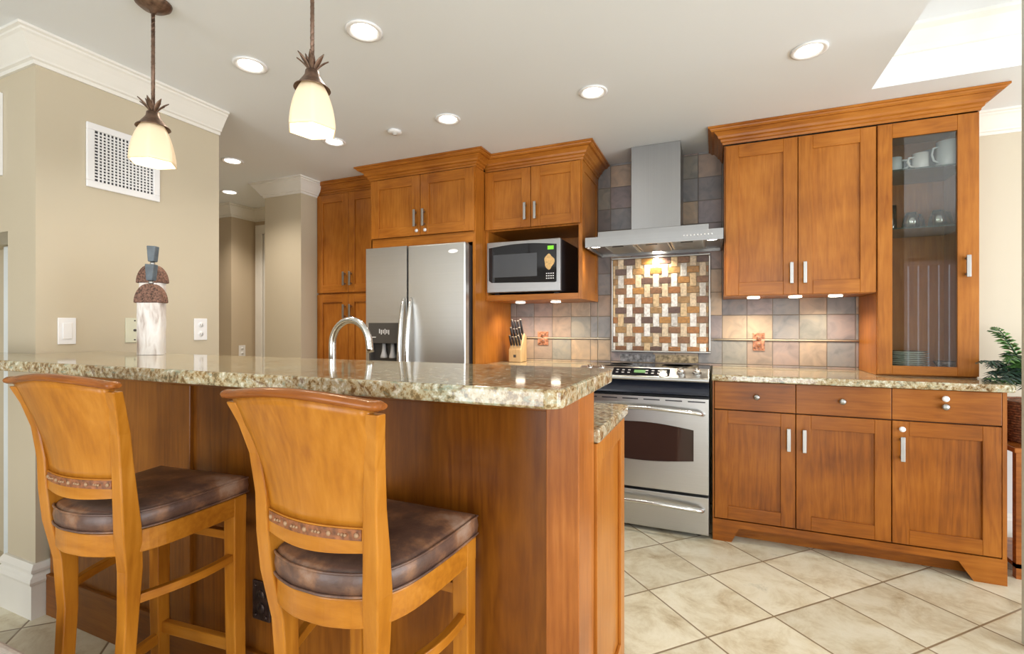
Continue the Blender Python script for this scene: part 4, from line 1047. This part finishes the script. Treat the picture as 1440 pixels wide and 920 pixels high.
# ------------------------------------------------------------ plant, basket and stand on the right
sx_, sy_ = 1.47, 3.13
t = thing('plant_stand', 'small dark wooden stand holding the wicker basket at right', 'stand', (sx_, sy_, 0))
B(sx_-.19, sx_+.19, sy_-.19, sy_+.19, .585, .61).build('top', crest_m, t, bevel=.004)
for a in (-1, 1):
    for b_ in (-1, 1): box_path(MB(), [(sx_+a*.165, sy_+b_*.165, 0), (sx_+a*.165, sy_+b_*.165, .585)], .015, .015).build('leg', crest_m, t)
B(sx_-.18, sx_+.18, sy_-.18, sy_+.18, .05, .07).build('lower_shelf', crest_m, t)
wick = plain('woven_wicker', (.22, .085, .04), .7, noise_amt=.6, noise_scale=90)
mb = MB(); R_ = lambda z: .125+.03*(z-.611)/.2
for j in range(16):
    z = .617+j*.0125
    mb.tube([(sx_+(R_(z)+.004*(1 if (k+j) % 2 else -1))*math.cos(2*PI*k/36), sy_+(R_(z)+.004*(1 if (k+j) % 2 else -1))*math.sin(2*PI*k/36), z) for k in range(37)], .0065, 6, cap=False)
mb.lathe(sx_, sy_, [(.115, .6105), (.14, .80), (.12, .80), (0, .79)], 24)
tag(mb.build('wicker_basket', wick), 'reddish brown wicker basket on the stand at right edge', 'basket')
t = thing('potted_palm', 'green fern like plant with arching leaves growing from the wicker basket', 'plant', (sx_, sy_, .80))
leaf_m = island_random('fern_green', [(0, (.05, .15, .03)), (.3, (.09, .22, .05)), (.55, (.035, .10, .045)), (.75, (.12, .26, .06)), (.9, (.05, .11, .07))], .45)
leaf_d = island_random('dark_blue_green_leaf', [(0, (.02, .055, .04)), (.4, (.035, .08, .055)), (.7, (.06, .09, .085))], .45)
rnd = random.Random(3)
def frond(dirx, diry, L, rise, droop, wide, nleaf, mat):
    base = Vector((sx_+rnd.uniform(-.05, .05), sy_+rnd.uniform(-.05, .05), .86)); d = Vector((dirx, diry, 0)).normalized(); side = Vector((-d.y, d.x, 0))
    pt = lambda f: base+d*(L*f)+Vector((0, 0, rise*math.sin(min(f*1.25, 1.6)*1.0)-droop*f*f*f))
    mb = MB().tube([pt(k/12) for k in range(13)], [.004-.0025*k/12 for k in range(13)], 6)
    for k in range(nleaf):
        f = .22+.76*k/nleaf; p = pt(f); tn = (pt(min(1, f+.02))-pt(f-.02)).normalized(); ll = wide*(math.sin(PI*(f*.78+.16)))*rnd.uniform(.85, 1.1)
        for s in (-1, 1):
            q = (side*s*.85+tn*.5+Vector((0, 0, rnd.uniform(-.25, .12)))).normalized(); w_ = .006+.05*wide*.5; up = q.cross(tn).normalized()
            m1 = p+q*ll*.45; tip = p+q*ll+Vector((0, 0, -ll*.22))
            wv = tn*w_
            mb.add([p-wv*.3, p+wv*.3, m1+wv+up*.002, tip, m1-wv+up*.002, m1], [(0, 5, 4), (0, 1, 5), (1, 2, 5), (4, 5, 3), (5, 2, 3)], 0, False)
    mb.build('frond', mat, t)
frond(-1, -.45, .24, .37, .06, .05, 16, leaf_m)
frond(-1, -.7, .30, .20, .10, .07, 12, leaf_d)
frond(-1, -.35, .28, .22, .08, .07, 12, leaf_d)
frond(-.8, -.9, .30, .26, .10, .07, 14, leaf_m)
frond(-.5, -1, .28, .20, .10, .08, 12, leaf_m)
frond(-1, -.9, .26, .13, .12, .08, 11, leaf_d)
frond(.3, -1, .3, .30, .10, .08, 14, leaf_m)
frond(1, .2, .3, .32, .10, .07, 14, leaf_m)
frond(.6, -.5, .3, .2, .10, .07, 14, leaf_d)
frond(-.3, .8, .2, .38, .05, .06, 14, leaf_m)
frond(-.9, -.5, .19, .24, .05, .07, 12, leaf_d)
frond(-1, -.75, .33, .17, .11, .075, 14, leaf_d); frond(-1, -.55, .27, .15, .06, .08, 14, leaf_d); frond(-.8, -.6, .20, .16, .04, .08, 12, leaf_m)
frond(-1, -.9, .34, .12, .05, .10, 18, leaf_d); frond(-1, -.7, .30, .10, .03, .10, 18, leaf_m)
frond(-1, -.62, .30, .24, .12, .09, 16, leaf_d); frond(-1, -.8, .26, .28, .12, .08, 16, leaf_m)
frond(-.6, -.7, .24, .21, .06, .08, 14, leaf_m); frond(-.9, -.95, .28, .17, .09, .08, 14, leaf_d)

# ------------------------------------------------------------ pale upholstered bench corner at lower left
t = thing('ottoman', 'pale fabric ottoman whose corner shows at the lower left', 'ottoman', (-1.85, .27, 0))
lin = plain('pale_linen', (.66, .60, .54), .9, noise_amt=.1, noise_scale=200)
B(-2.3, -1.30, .0, .558, .12, .449).build('cushion', lin, t, bevel=.02, segs=4)
for a in (-2.24, -1.36):
    for b_ in (.06, .49): box_path(MB(), [(a, b_, 0), (a, b_, .122)], [.018, .024], [.018, .024]).build('leg', crest_m, t)
